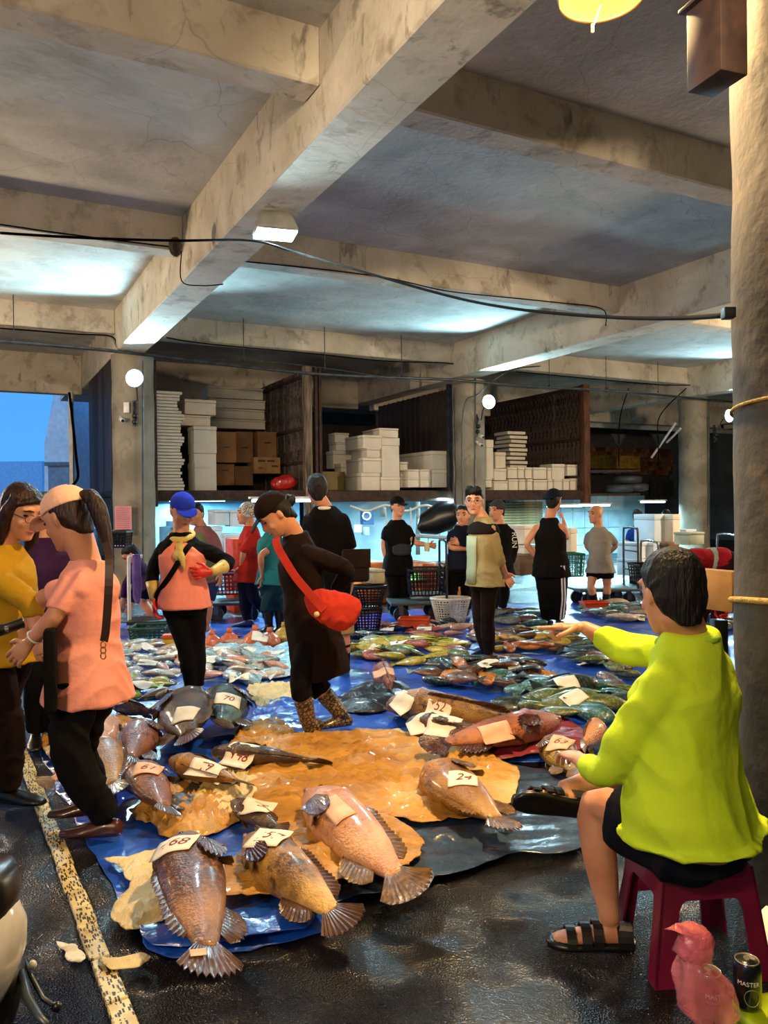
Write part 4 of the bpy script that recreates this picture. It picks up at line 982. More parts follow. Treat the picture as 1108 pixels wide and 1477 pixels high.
def paper(label,px,py,z,w=.14,h=.18,ang=0,curl=.02,tilt=(0,0),txt=None,mt=None,group=None,tsz=.09):
    """sheet of paper laid on whatever lies under that spot; ang about z"""
    global BVH
    if BVH is None: BVH=build_bvh()
    d=ray(px,py).normalized(); hit,nrm,_,_=BVH.ray_cast(CAMP,d,30)
    if hit is None: hit=gp(px,py,z); nrm=Vector((0,0,1))
    if nrm.dot(d)>0: nrm=-nrm
    acc=nrm.copy()
    for k in range(8):
        q=hit+Vector((math.cos(k*.785)*w*.35,math.sin(k*.785)*w*.35,.3)); h2,n2,_,_=BVH.ray_cast(q,Vector((0,0,-1)),.8)
        if h2 is not None: acc+= n2 if n2.z>0 else -n2
    nrm=(acc.normalized()*.75+Vector((0,-.12,.35))).normalized()
    yv=Matrix.Rotation(R(ang),3,'Z')@Vector((0,1,0)); yv=(yv-nrm*yv.dot(nrm)).normalized(); xv=yv.cross(nrm)
    def conf(x,y,off=0):
        p=hit+xv*x+yv*y; q=p+nrm*.10; h2,n2,_,_=BVH.ray_cast(q,-nrm,.2)
        lo=-.028; t=lo if h2 is None else max(lo,(h2-p).dot(nrm)); t=min(t,.03)
        t+=.006*noise.noise(Vector((x*12,y*12,px)))
        return Vector((x,y,t+.006+off))
    g=G(); nx=ny=9; rows=[[conf((i/(nx-1)-.5)*w,(j/(ny-1)-.5)*h) for i in range(nx)] for j in range(ny)]
    for _ in range(2):
        rows=[[Vector((rows[j][i].x,rows[j][i].y,(rows[j][i].z*2+rows[max(j-1,0)][i].z+rows[min(j+1,ny-1)][i].z+rows[j][max(i-1,0)].z+rows[j][min(i+1,nx-1)].z)/6)) for i in range(nx)] for j in range(ny)]
    g.loft(rows,False,False)
    o=g.obj('paper_tag',mt or TAGM,smooth=True)
    M=Matrix((xv,yv,nrm)).transposed().to_4x4(); M.translation=hit; o.matrix_basis=M; tag(o,label,'paper',group)
    md=o.modifiers.new('s','SOLIDIFY'); md.thickness=.0015
    if txt:
        c_=bpy.data.curves.new('handwriting','FONT'); c_.body=txt; c_.size=tsz; c_.align_x='CENTER'; c_.align_y='CENTER'; c_.extrude=.0004; c_.shear=.25
        t=bpy.data.objects.new('tmp',c_); TS.collection.objects.link(t); dg=tsdg(); me=bpy.data.meshes.new_from_object(t.evaluated_get(dg),depsgraph=dg); bpy.data.objects.remove(t)
        for v in me.vertices:
            fx=min(max((v.co.x/w+.5)*(nx-1),0),nx-1.001); fy=min(max((v.co.y/h+.5)*(ny-1),0),ny-1.001); i,j=int(fx),int(fy); fx-=i; fy-=j
            zz=(rows[j][i].z*(1-fx)+rows[j][i+1].z*fx)*(1-fy)+(rows[j+1][i].z*(1-fx)+rows[j+1][i+1].z*fx)*fy
            v.co.z+=zz+.0022
        link('handwriting',me,m_ink,o)
    return o
BVH=None
def build_bvh():
    from mathutils.bvhtree import BVHTree
    V=[];Fc=[]
    for o in COL.objects:
        if o.type!='MESH': continue
        r=o
        while r.parent: r=r.parent
        if not r.name.startswith(('grouper','fish','tarpaulin','towel','rag','knotted','crushed')): continue
        if o.name.startswith(('eye','anal','pelvic','dorsal','pectoral')): continue
        M=Matrix.Identity(4); q=o
        while q: M=q.matrix_basis@M; q=q.parent
        k=len(V); V+=[M@v.co for v in o.data.vertices]; Fc+=[[i+k for i in p.vertices] for p in o.data.polygons]
    return BVHTree.FromPolygons(V,Fc)
# ---- the big fish
big_fish('spotted brown grouper at the front with tail fin toward the viewer',270,1186,292,1442,hw=1.02,roll=78,skin='spot',bend=.03,zc=.22,z=.05)
big_fish('mottled yellow brown grouper lying right of the spotted front one',358,1180,494,1366,hw=1.0,roll=-70,skin='mot',bend=.02,zc=.22,z=.05)
big_fish('tan pink grouper with wrinkled head and wide golden tail fin',446,1134,600,1322,hw=.95,roll=-72,skin='tanp',bend=-.02,fin=m_fing,zc=.20,z=.06)
big_fish('golden brown grouper lying alone on the right of ochre cloth',622,1094,724,1226,hw=1.25,roll=84,skin='gold',bend=.03,fin=m_fing,zc=.20,z=.05)
big_fish('dark olive fish squeezed behind the two front groupers',335,1140,408,1215,hw=.9,roll=-60,skin='dark',zc=.16,z=.06)
big_fish('reddish dark brown grouper beside the brown leather shoe',200,1092,244,1196,hw=1.25,roll=62,skin='red',zc=.2,z=.05)
big_fish('glossy red brown grouper with gaping mouth behind the ponytail woman',212,1030,186,1120,hw=1.3,roll=70,skin='red',zc=.22,z=.05)
big_fish('round dark brown grouper with white tag above the slender fish',260,1010,274,1098,hw=1.5,roll=-65,skin='dark',zc=.2,z=.05)
big_fish('teal black fish with blue tinted tag curled behind brown fish',330,1000,325,1060,hw=1.7,roll=70,skin='teal',zc=.2,z=.05,L=.72)
big_fish('golden brown fish lying diagonally with curled tag at its middle',246,1088,356,1150,hw=1.05,roll=65,skin='gold',zc=.16,z=.06)
big_fish('slender dark brown fish pointing its tail right over ochre cloth',306,1084,470,1116,hw=.85,roll=60,skin='dark',zc=.12,z=.06)
big_fish('brown fish whose golden tail reaches the striped floor line',168,1078,62,1142,hw=.95,roll=65,skin='tanp',zc=.14,z=.05,fin=m_fing)
big_fish('golden mottled fish half hidden behind the black trouser leg',140,1072,165,1165,hw=1.0,roll=-70,skin='gold',zc=.14,z=.05)
big_fish('pale silvery brown fish beside the orange yellow cloth',160,1040,150,1090,hw=1.2,roll=30,skin='tanp',zc=.14,z=.05,L=.6)
big_fish('long brown grouper lying sideways across the blue tarpaulin',560,1012,785,1066,hw=.95,roll=35,skin='mot',zc=.16,z=.04)
big_fish('dark mottled fish on dark red cloth with tag on its head',588,1044,745,1086,hw=.95,roll=50,skin='dark',zc=.12,z=.06)
big_fish('pink red fish with open fins stretched along dark red cloth',806,1054,620,1104,hw=.9,roll=70,skin='pinkr',zc=.10,z=.08,fin=m_pec)
big_fish('yellow mottled fish with pale tag beside resting hand',788,1060,818,1118,hw=1.3,roll=-65,skin='yelm',zc=.16,z=.05,fin=m_fing,L=.55)
big_fish('small tan fish partly hidden behind the yellow sleeve',868,1042,846,1085,hw=1.3,roll=20,skin='tanp',zc=.14,z=.05,L=.45)
big_fish('pinkish brown fish with white tag and tail toward the viewer',550,962,566,1008,hw=1.35,roll=5,skin='pinkr',zc=.16,z=.03,fin=m_mouth,L=.62)
big_fish('dark fish with pale tag behind the ponytail woman leg',160,1010,200,1032,hw=1.1,roll=30,skin='dark',zc=.12,z=.04,L=.5)
big_fish('small grey brown fish beneath the blue neckerchief woman shoes',225,1000,262,1010,hw=1.0,roll=40,skin='mot',zc=.1,z=.04,L=.42)
# ---- paper tags on the big fish
for lb,px,py,z,w,h,ang,tilt,txt in [
 ('cream paper tag on head of the spotted front grouper',250,1216,.33,.17,.13,-6,(-14,0),'168'),
 ('cream paper tag across head of the mottled grouper',386,1204,.33,.16,.14,-22,(-18,8),'157'),
 ('long cream paper tag on the tan pink grouper back',484,1166,.30,.10,.20,28,(-8,18),''),
 ('cream paper tag on the lone golden brown grouper',668,1122,.30,.14,.12,-6,(-18,10),'24'),
 ('cream tag on the dark olive squeezed fish',372,1160,.27,.15,.13,-15,(-14,10),'75'),
 ('pink tag numbered sixty one on the reddish dark grouper',213,1108,.36,.14,.13,2,(-28,0),'61'),
 ('white tag on the round dark brown grouper',267,1030,.42,.15,.15,-6,(-30,0),''),
 ('pale blue tag on the teal black curled fish',329,1008,.42,.17,.14,8,(-26,0),'70'),
 ('curled cream tag on the diagonal golden brown fish',296,1106,.26,.19,.13,-14,(-10,6),'79'),
 ('cream tag at head of the slender dark brown fish',345,1090,.20,.18,.16,-25,(-14,10),'148'),
 ('white tag left on head of the long sideways grouper',580,1013,.24,.14,.18,20,(-20,0),''),
 ('white tag on the back of the long sideways grouper',634,1020,.26,.17,.15,-30,(-10,10),'52'),
 ('pale tag on the dark mottled fish over red cloth',640,1048,.20,.22,.17,-18,(-22,0),''),
 ('white crumpled wrap on the nose of the dark mottled fish',606,1044,.20,.16,.15,10,(-25,-10),''),
 ('white tag between dark mottled fish and pink red fish',716,1056,.18,.20,.12,22,(-14,0),''),
 ('pale pink tag on the yellow mottled fish',808,1070,.24,.13,.16,-30,(-18,12),'63'),
 ('white tag on the pinkish brown fish',553,968,.28,.17,.11,4,(-30,0),''),
 ('white tag left of the teal black fish by dark fish',173,1008,.16,.15,.11,0,(-25,0),''),
 ('pink paper scrap on the tail of the spotted front grouper',286,1376,.09,.05,.035,20,(0,10),'')]:
    paper(lb,px,py,z,w,h,ang,.022,tilt,txt,m_paper if 'pink' not in lb else mat('pale_pink_paper','e8b89a',rough=.75,scale=12),tsz=.075)
# ================================================================== SMALL FISH HEAPS
def small_fish(L,hh,ww,m,fm,belly=0,name='reef_fish'):
    """returns (body mesh, tail mesh, dorsal mesh)"""
    g=G(); P=[(0,.01,.01),(.03,.05,.045),(.1,.10,.075),(.2,.14,.09),(.35,.165,.095),(.5,.15,.085),(.65,.11,.06),(.8,.06,.03),(.86,.045,.018)]
    g.ell([(Vector((t*L,0,0)),Vector((0,w*L*ww,0)),Vector((0,0,h*L*hh))) for t,h,w in P],14)
    me=g.mesh('body',True); me.materials.append(m)
    f=G(); s=.13*hh
    f.loft([[Vector((.84*L,0,-.04*L)),Vector((.84*L,0,.04*L)),Vector((.84*L,.006,.0))],[Vector((.93*L,.003,-.08*L)),Vector((.93*L,.003,.08*L)),Vector((.93*L,.008,.0))],[Vector((1.02*L,0,-s*L)),Vector((1.02*L,0,s*L)),Vector((.97*L,.004,.0))]])
    t=f.mesh('tail_fin',False); t.materials.append(fm)
    d=G(); d.loft([[Vector((x*L,-.003,z0*L*hh)),Vector((x*L,.003,z0*L*hh)),Vector((x*L+.01,0,z1*L*hh))] for x,z0,z1 in ((.22,.13,.15),(.35,.155,.22),(.5,.14,.2),(.65,.10,.16),(.74,.07,.09))])
    dd=d.mesh('dorsal_fin',False); dd.materials.append(fm)
    e=G(); e.sph((.09*L,.065*L*ww,.02*L),(.016*L,.01*L,.016*L),8); e.sph((.09*L,-.065*L*ww,.02*L),(.016*L,.01*L,.016*L),8)
    ee=e.mesh('eye',True); ee.materials.append(m_eye)
    return me,t,dd,ee
def fm_(name,c1,c2,sp=None): 
    M=mat(name,c1,c2,scale=9,rough=.25,bump=.2,bscale=80,coat=.6,crough=.1,detail=6)
    if sp: overlay(M,'noise',24,sp,.56,.64,fac=.7)
    return M
KIND={}
for nm,c1,c2,sp,hh,ww in [('silver','c9b9a4','a89683','e8ded0',1.05,1.1),('pinkish','c88a70','b07560','d8b09c',1.1,1.1),('yellow','d2aa2c','8e8a28','5a5a1a',1.0,1.0),('olive','5e6a34','3e4a26','a89a3a',1.05,1.0),
      ('teal','3a6a62','1e4644','7a9a7a',1.0,1.05),('darkgreen','22302a','121c1a','4a5e4a',1.0,1.0),('brown','6e4a30','4a2e1c','2a1a12',1.05,1.1),('orange','c8781e','a85a18','d89a4a',.95,.9),
      ('grey','7c8480','5a625f','a8b0a8',1.0,1.0),('black','1a1c1e','0e0f10','4a4e50',1.05,1.0),('red','a84a3a','80342a','c87a66',1.0,1.0),('paleblue','8fa6a8','6c8486','c4d4d0',1.05,1.1),('lime','9ab83a','78962a','d8dc6a',.9,.9)]:
    m=fm_(nm+'_fish_skin',c1,c2,sp); f=fm_(nm+'_fish_fin',c2,c2); KIND[nm]=(small_fish(1,hh*1.22,ww*1.15,m,f))
words_={'silver':'pale silvery','pinkish':'salmon pink','yellow':'bright yellow','olive':'olive green','teal':'glossy teal green','darkgreen':'very dark green','brown':'dark brown','orange':'orange','grey':'grey','black':'black','red':'red','paleblue':'pale bluish','lime':'lime green'}
NF=[0]
ORD=['1st','2nd','3rd']+['%dth'%i for i in range(4,61)]
def ordinal_labels(objs,fmt,key):
    objs=sorted(objs,key=key)
    for i,o in enumerate(objs): o['label']=fmt%(ORD[i] if i!=20 and i!=21 and i!=22 else ('21st','22nd','23rd')[i-20])
def heap(where,cx,cy,rx,ry,n,kinds,L,ang=None,layers=.10,spreadang=35,seed=1):
    """heap of fish in an ellipse given in pixels on the ground"""
    rr=random.Random(seed*77+int(cx)); placed=[]; sets={}
    for i in range(n):
        best=None
        for tr in range(18):
            a=rr.uniform(0,2*math.pi); q=math.sqrt(rr.random()); p=(cx+rx*q*math.cos(a),cy+ry*q*math.sin(a)); gpt=gp(*p)
            dmin=min([(gpt-o).length for o in placed] or [9])
            if best is None or dmin>best[0]: best=(dmin,gpt,q)
        d,gpt,q=best; placed.append(gpt)
        kd=kinds[rr.choices(range(len(kinds)),[k[1] for k in kinds])[0]][0]
        S=L*rr.uniform(.82,1.15)
        dens=n*(L*.14)*L/(math.pi*(gp(cx+rx,cy)-gp(cx,cy)).length*(gp(cx,cy-ry)-gp(cx,cy+ry)).length/2)
        z=.045+.05*S+layers*(1-q**1.5)*rr.uniform(.35,1)*min(1,dens+.3)
        root=bpy.data.objects.new('fish',KIND[kd][0]); COL.objects.link(root)
        a=(ang if ang is not None else 0)+rr.gauss(0,spreadang); 
        if rr.random()<.25: a+=180
        roll=rr.choice([-1,1])*rr.uniform(55,90)
        M=Matrix.Rotation(R(a),4,'Z')@Matrix.Rotation(R(rr.uniform(-9,9)),4,'Y')@Matrix.Rotation(R(roll),4,'X')@Matrix.Scale(S,4)
        M.translation=gpt-(Matrix.Rotation(R(a),3,'Z')@Vector((S*.5,0,0)))+Vector((0,0,z)); root.matrix_basis=M
        tag(root,'%s fish in the heap %s'%(words_[kd],where),'fish','%s fish %s'%(words_[kd],where))
        for nm,me in zip(('tail_fin','dorsal_fin','eye'),KIND[kd][1:]):
            c=bpy.data.objects.new(nm,me); COL.objects.link(c); c.parent=root
        NF[0]+=1; sets.setdefault(kd,[]).append(root)
    for kd,q in sets.items():
        if len(q)>1: ordinal_labels(q,words_[kd]+' fish, %s from left in heap '+where,lambda o:o.matrix_basis.translation.x/o.matrix_basis.translation.y)
heap('between pink and blue cap women',210,962,52,30,44,[('silver',6),('pinkish',2),('paleblue',2)],.27,100,.13,50,1)
heap('left of the ponytail woman legs',70,972,34,28,15,[('silver',4),('pinkish',4),('paleblue',1)],.27,60,.10,45,2)
heap('below the big silvery heap',195,1002,58,9,14,[('lime',4),('yellow',2),('silver',3),('brown',2)],.30,10,.06,30,3)
heap('right of the blue cap woman legs',345,968,58,24,30,[('silver',5),('paleblue',4),('pinkish',2)],.34,-30,.08,30,4)
heap('along the far edge by the ice',330,935,55,12,11,[('pinkish',3),('paleblue',3),('red',1)],.28,-20,.06,40,5)
heap('at the centre of tarpaulin',590,945,82,17,40,[('yellow',6),('olive',4),('lime',1),('red',1),('brown',1)],.34,170,.10,25,6)
heap('around the orange basket',625,912,70,11,24,[('red',4),('black',3),('pinkish',3),('silver',1),('brown',1)],.30,20,.08,40,7)
heap('near the tan jacket man feet',700,980,88,20,34,[('black',2),('brown',4),('teal',3),('darkgreen',4),('orange',1),('olive',1)],.36,160,.09,30,8)
heap('of parrotfish by yellow sleeve',822,1022,72,26,22,[('teal',6),('darkgreen',3),('olive',2)],.46,165,.12,25,9)
heap('behind the tan jacket man',760,930,70,17,32,[('yellow',4),('brown',4),('olive',3),('orange',1)],.36,160,.12,25,10)
heap('below the pointing arm',868,950,52,15,20,[('darkgreen',6),('olive',2),('brown',1)],.40,165,.10,25,11)
heap('before the RUN sweatshirt man',752,896,38,9,9,[('teal',3),('grey',3),('brown',2)],.40,170,.06,20,12)
heap('beside the bald man boots',900,888,52,12,18,[('grey',5),('silver',3),('teal',2)],.38,170,.06,25,13)
heap('beyond the seated man head',1030,905,24,9,7,[('grey',3),('silver',2)],.38,170,.05,20,14)
heap('at the right end of the blue tarpaulin',890,990,20,24,6,[('brown',2),('olive',2)],.36,120,.06,25,15)
heap('of black fish right of the tunic woman',527,928,24,10,7,[('black',5),('paleblue',2)],.34,20,.05,25,16)
# orange knotted bags of seafood, ice, small boxes and tags on the heaps
m_obag=mat('orange_plastic_bag','d8744c','c45c3a',rough=.3,coat=.4); m_ybag=mat('yellow_plastic_bag','d8a83c',rough=.3,coat=.4)
for k,(px,py,s,m,nm) in enumerate([(306,932,.11,m_obag,'leftmost'),(331,926,.10,m_obag,'second from the left'),(368,930,.13,m_obag,'largest, under a white tag'),(389,928,.11,m_obag,'just right of the largest'),(410,922,.12,m_ybag,'yellow one')]):
    c=gp(px,py+6); root=thing('knotted_bag','knotted plastic bag of seafood on ice, %s'%nm,'bag',c,0,'knotted bags on the far edge of the tarpaulin'); g=G()
    g.ell([(Vector((0,0,z*s)),Vector((r*s,0,0)),Vector((0,r*s,0))) for z,r in ((0,.5),(.25,1),(.7,1.1),(1.1,.85),(1.5,.3),(1.62,.14))],14)
    link('bag_body',remesh(g,'bag_body',.014,folds=.008,ffreq=16,seed=k),m,root)
    g=G(); g.sph((0,0,1.7*s),.035,8); g.ell([(Vector((0,0,1.7*s)),Vector((.015,0,0)),Vector((0,.015,0))),(Vector((.01,0,2.0*s)),Vector((.04,0,0)),Vector((0,.02,0)))],10); g.obj('knot',m,root,smooth=True)
m_ice=mat('bluish_ice','bfe0ee','8ec4e0',scale=14,rough=.25,bump=.7,bscale=40,coat=.5)
for k,(px,py,rx,ry) in enumerate([(350,945,55,10),(400,968,40,16),(420,945,30,12)]):
    sheet('crushed_ice','bed of crushed bluish ice '+['behind the silvery fish','left of the tunic woman legs','under the tunic woman hem'][k],'ice',[(px+rx*math.cos(t),py+ry*math.sin(t)) for t in [2*math.pi*i/10 for i in range(10)]],m_ice,step=.05,amp=.05,freq=9,ridge=False,z0=.03,seed=60+k,puff=.03)['kind']='stuff'
TG=[(574,1,0)]
tl=[(612,905,'beside the orange basket'),(628,903,'on red fish right of the basket'),(575,925,'on black fish left of the basket'),(545,938,'on the leftmost black fish'),(605,918,'on pink fish before the basket'),
    (320,935,'on the left knotted bag'),(375,918,'on the largest knotted bag'),(362,936,'on ice before the knotted bags'),(305,955,'on bluish fish by the dark trousers'),(345,975,'on the fish right of dark trousers'),(398,942,'on ice left of the tunic'),
    (213,953,'on the silvery heap'),(250,942,'upper part of the silvery heap'),(205,985,'on lime tailed fish'),(208,930,'near the green crate'),(818,985,'on teal fish heap'),(828,1006,'lower on the teal fish heap'),
    (745,962,'on dark fish heap'),(705,955,'behind the tan jacket man feet'),(848,960,'on dark green fish heap'),(905,882,'right of the bald man boots'),(920,890,'below the far right crates'),(885,886,'left among the grey fish'),(560,905,'on greenish fish near black basket'),(664,925,'pink tinted one on a lone grey fish')]
BVH=None
for k,(px,py,w) in enumerate(tl):
    paper('small white paper tag '+w,px,py,.17,.17,.13,rnd.uniform(-30,30),.012,(rnd.uniform(-22,-5),rnd.uniform(-8,8)),None,m_paper,None)
# ================================================================== FOREGROUND OBJECTS
m_stool=mat('magenta_plastic','7a1238','5e0c2c',scale=2,rough=.28,coat=.35)
m_lime=mat('lime_plastic','b9d21a','a4bc12',scale=2,rough=.3,coat=.3)
def stool(cx,cy,rz,hgt,wt,wb,m,label,arch=True,rail=True,dt=None,db=None):
    root=thing('plastic_stool',label,'stool',(cx,cy,0),R(rz)); 
    dt=dt or wt; db=db or wb
    th=.008
    def wall(fw):
        # outline in (s across -1..1, z)
        out=[]
        def P(s,z): return (s,z)
        N=10; pts=[(-1,0),(-1,hgt),(1,hgt),(1,0),(.66,0)]
        iw=.62; zt=hgt*.74; rz_=hgt*.12
        pts+= [(.64,zt-rz_)]+[(.64-.16*(1-math.cos(R(a))),zt-rz_+rz_*math.sin(R(a))) for a in range(15,91,15)]
        pts+= [(-.64+.16*(1-math.cos(R(a))),zt-rz_+rz_*math.sin(R(a))) for a in range(90,14,-15)]+[(-.64,zt-rz_),(-.66,0)]
        return pts
    for k in range(4):
        w_t,w_b=(wt,wb) if k%2==0 else (dt,db); d_t,d_b=(dt,db) if k%2==0 else (wt,wb)
        pts=wall(w_t); g=G(); v=[]
        for off in (0,th):
            for s,z in pts:
                f=z/hgt; hw=(w_b+(w_t-w_b)*f)/2; dd=(d_b+(d_t-d_b)*f)/2-off
                v.append(Matrix.Rotation(R(90*k),3,'Z')@Vector((s*hw,-dd,z)))
        n=len(pts); f=[tuple(range(n)),tuple(range(2*n-1,n-1,-1))]+[(i,(i+1)%n,(i+1)%n+n,i+n) for i in range(n)]
        g.add(v,f); bm=bmesh.new(); me=g.mesh('side_panel'); bm.from_mesh(me); bmesh.ops.triangulate(bm,faces=[q for q in bm.faces if len(q.verts)>4]); bm.to_mesh(me); bm.free()
        o=link('side_panel',me,m,root)
    g=G()
    g.ell([(Vector((0,0,z)),Vector((wt/2*s*1.0,0,0)),Vector((0,dt/2*s,0))) for z,s in ((hgt-.028,1.04),(hgt-.006,1.05),(hgt+.004,1.02),(hgt+.008,.93),(hgt+.004,.80),(hgt+.002,.3))],48,True,7)
    g.obj('seat',m,root,smooth=True)
    if rail:
        for k in (0,2):
            z=hgt*.52; f=z/hgt; hw=(wb+(wt-wb)*f)/2; dd=(db+(dt-db)*f)/2-.014
            g=G(); g.box(-hw*.7,hw*.7,dd-.008,dd,z-.022,z+.022); o=g.obj('rail',m,root,bevel=.004); 
            if k==0: o.rotation_euler=(0,0,0)
            break
    return root
sc=gp(1010,1400); 
stool(1.02,2.66,6,.355,.30,.40,m_stool,'magenta plastic stool under the man in yellow',dt=.27,db=.34)
LS=at(1040,1477,1.95)
stool(1.0,1.84,12,.30,.27,.36,m_lime,'lime green plastic stool holding bag and drink can',rail=False)
stop=.30+.006
def can(x,y,label,word,rz):
    root=thing('drink_can',label,'can',(x,y,stop),R(rz)); g=G()
    r=.033
    g.ell([(Vector((0,0,z)),Vector((q,0,0)),Vector((0,q,0))) for z,q in ((0,.025),(.006,.029),(.012,r),(.100,r),(.112,.029),(.115,.0275))],32); g.obj('can_body',mat('black_can_paint','10151c','0c1016',rough=.28,metal=.4,coat=.5),root,smooth=True)
    g=G(); g.ell([(Vector((0,0,z)),Vector((q,0,0)),Vector((0,q,0))) for z,q in ((.113,.0272),(.1175,.0285),(.1175,.0262),(.1135,.0255),(.1135,.001))],32); g.obj('can_lid',mat('aluminium','d8d4cc',rough=.25,metal=.9),root,smooth=True)
    g=G(); g.sph((0,-.010,.1142),(.009,.007,.0008),12); g.obj('opening',m_eye,root,smooth=True)
    g=G(); g.ell([(Vector((0,.007,z)),Vector((.007,0,0)),Vector((0,.011,0))) for z in (.1150,.1162)],14); g.obj('pull_tab',mat('aluminium','d8d4cc'),root)
    # gold oval emblem
    g=G(); pts=[]
    for i in range(21):
        t=2*math.pi*i/20; a=R(-90)+.55*math.cos(t)+.25; pts.append(Vector((math.cos(a)*(r+.0006),math.sin(a)*(r+.0006),.040+.020*math.sin(t))))
    g.tube(pts,.0011,6,False); g.obj('emblem',mat('dull_gold','8c8a3a',rough=.4,metal=.4),root)
    c_=bpy.data.curves.new('lettering','FONT'); c_.body=word; c_.size=.0145; c_.align_x='CENTER'; c_.extrude=.0002
    t=bpy.data.objects.new('tmp',c_); TS.collection.objects.link(t); dg=tsdg(); me=bpy.data.meshes.new_from_object(t.evaluated_get(dg),depsgraph=dg); bpy.data.objects.remove(t)
    for v in me.vertices:
        a=R(-90)+v.co.x/r; rr=r+.0008+v.co.z; v.co=Vector((math.cos(a)*rr,math.sin(a)*rr,.068+v.co.y))
    link('lettering',me,mat('can_lettering','d8dce0',rough=.4),root)
    return root
# positions on the lime stool
def onz(px,py,z): return gp(px,py,z)
c1=onz(1078,1452,stop); c2=onz(1030,1476,stop)
can(c1.x,c1.y,'black drink can standing open on the lime stool','MASTER',-18)
can(c2.x-.005,c2.y+.015,'black drink can inside the pink translucent bag','MASTER',8)
def pink_bag(x,y):
    root=thing('plastic_bag','translucent pink plastic bag with knotted top around a can','bag',(x,y,stop)); g=G()
    g.ell([(Vector((dx,dy,z)),Vector((a,0,0)),Vector((0,b,0))) for z,dx,dy,a,b in ((.002,.01,0,.060,.045),(.03,.0,0,.075,.052),(.08,-.01,0,.072,.055),(.12,-.03,.0,.055,.045),(.145,-.035,0,.036,.03),(.165,-.03,0,.044,.034),(.20,-.025,0,.040,.03),(.225,-.045,0,.026,.02),(.232,-.06,0,.012,.01))],36)
    g.v=[tuple(Vector(v)+Vector((noise.noise(Vector(v)*34),noise.noise(Vector(v)*34+Vector((5,5,5))),noise.noise(Vector(v)*30+Vector((9,1,5)))))*.020) for v in g.v]
    M=mat('pink_film','f09088','e07078',scale=8,rough=.18,coat=.6,alpha=.5,bump=.25,bscale=14)
    o=g.obj('bag_film',M,root,smooth=False); md=o.modifiers.new('s','SUBSURF'); md.levels=1; md.render_levels=1
    g=G(); g.ell([(Vector((-.035+dx,0,z)),Vector((a,0,0)),Vector((0,b,0))) for z,dx,a,b in ((.148,.0,.03,.024),(.17,.0,.046,.034),(.195,.01,.042,.034),(.215,-.0,.034,.024),(.222,-.035,.018,.012),(.214,-.058,.012,.006))],20)
    g.v=[tuple(Vector(v)+Vector((noise.noise(Vector(v)*40),noise.noise(Vector(v)*40+Vector((5,5,5))),noise.noise(Vector(v)*40)))*.010) for v in g.v]
    o=g.obj('knotted_top',mat('pink_film_dense','e07a80','c85868',rough=.2,coat=.5,alpha=.85,bump=.5,bscale=40),root,smooth=True)
pink_bag(c2.x-.01,c2.y+.01)
# newspaper at the right edge
sheet('newspaper','crumpled newspaper lying behind the magenta stool at right edge','paper',[(1092,1345),(1120,1325),(1140,1360),(1130,1400),(1104,1392)],m_paper,step=.03,amp=.05,freq=8,z0=.05,seed=71)
# sandals of the seated man
p,I=PEOPLE['seated']
def sandal(A,fv,dw,root):
    sd=fv.cross(dw).normalized(); g=G()
    rings=[(t,w) for t,w in ((-.085,.018),(-.075,.036),(-.04,.042),(.02,.044),(.09,.052),(.15,.054),(.19,.044),(.215,.018))]
    g.ell([(A+fv*t+dw*.078,sd*w,dw*.015) for t,w in rings],18,True,3)
    o=local(g,root).obj('sandal_sole',m_blshoe,root,smooth=True)
    for t,w,hh in ((.045,.047,.066),(.085,.052,.055),(.135,.052,.040),(-.055,.044,.060),(-.035,.044,.062)):
        g=G(); pts=[A+fv*(t+.0)+dw*.07+(sd*math.cos(a)*w*1.08)+(-dw)*math.sin(a)*hh for a in [math.pi*i/10 for i in range(11)]]
        nr=[(sd*math.cos(a)+(-dw)*math.sin(a)) for a in [math.pi*i/10 for i in range(11)]]
        o=strap('sandal_strap',pts,.032,.007,m_blshoe,root,nr)
for q_,fy in (('L',-95),('R',None)):
    A=I['legs'][q_][2]
    fv,dw,_=I['fd'][q_]
    sandal(A,fv,dw,p)
# bracelet & strap of the pink shirt woman
p,I=PEOPLE['pink']
W_=I['arms']['L'][2]; d=(I['arms']['L'][1]-W_).normalized(); a=d.orthogonal().normalized(); b=d.cross(a)
g=G(); g.tube([W_+d*.03+(a*math.cos(t)+b*math.sin(t))*.034 for t in [2*math.pi*i/16 for i in range(17)]],.004,6,False); local(g,p).obj('bracelet',m_white,p,smooth=True)
g=G(); q=[at(152,782,3.50),at(157,800,3.37),at(157,845,3.33),at(153,905,3.36),at(150,925,3.38)]
o=strap('bag_strap',spline(q,5),.034,.005,mat('brown_strap_leather','3a2218',rough=.5),None,(.2,-1,.2)); tag(o,'brown leather bag strap down the back of pink T-shirt','strap')
g=G(); 
for k in range(3):
    c=at(149,930+k*8,3.37); g.tube([c+Vector((.011*math.cos(t),0,.014*math.sin(t))) for t in [2*math.pi*i/12 for i in range(13)]],.003,6,False)
tag(g.obj('strap_rings',mat('gold_metal','c8963c',metal=.8,rough=.3),smooth=True),'gold ring links at the end of brown strap','ring')
c=at(73,965,3.42); root=thing('handbag','flat black handbag with gold zip hanging at woman hip','bag',c,R(-70))
g=G(); g.box(-.08,.08,-.025,.025,-.18,.18); g.obj('bag_body',m_blackc,root,bevel=.015,seg=3)
g=G(); g.box(-.05,.05,-.03,-.025,.05,.058); g.obj('zip',mat('gold_metal','c8963c'),root)
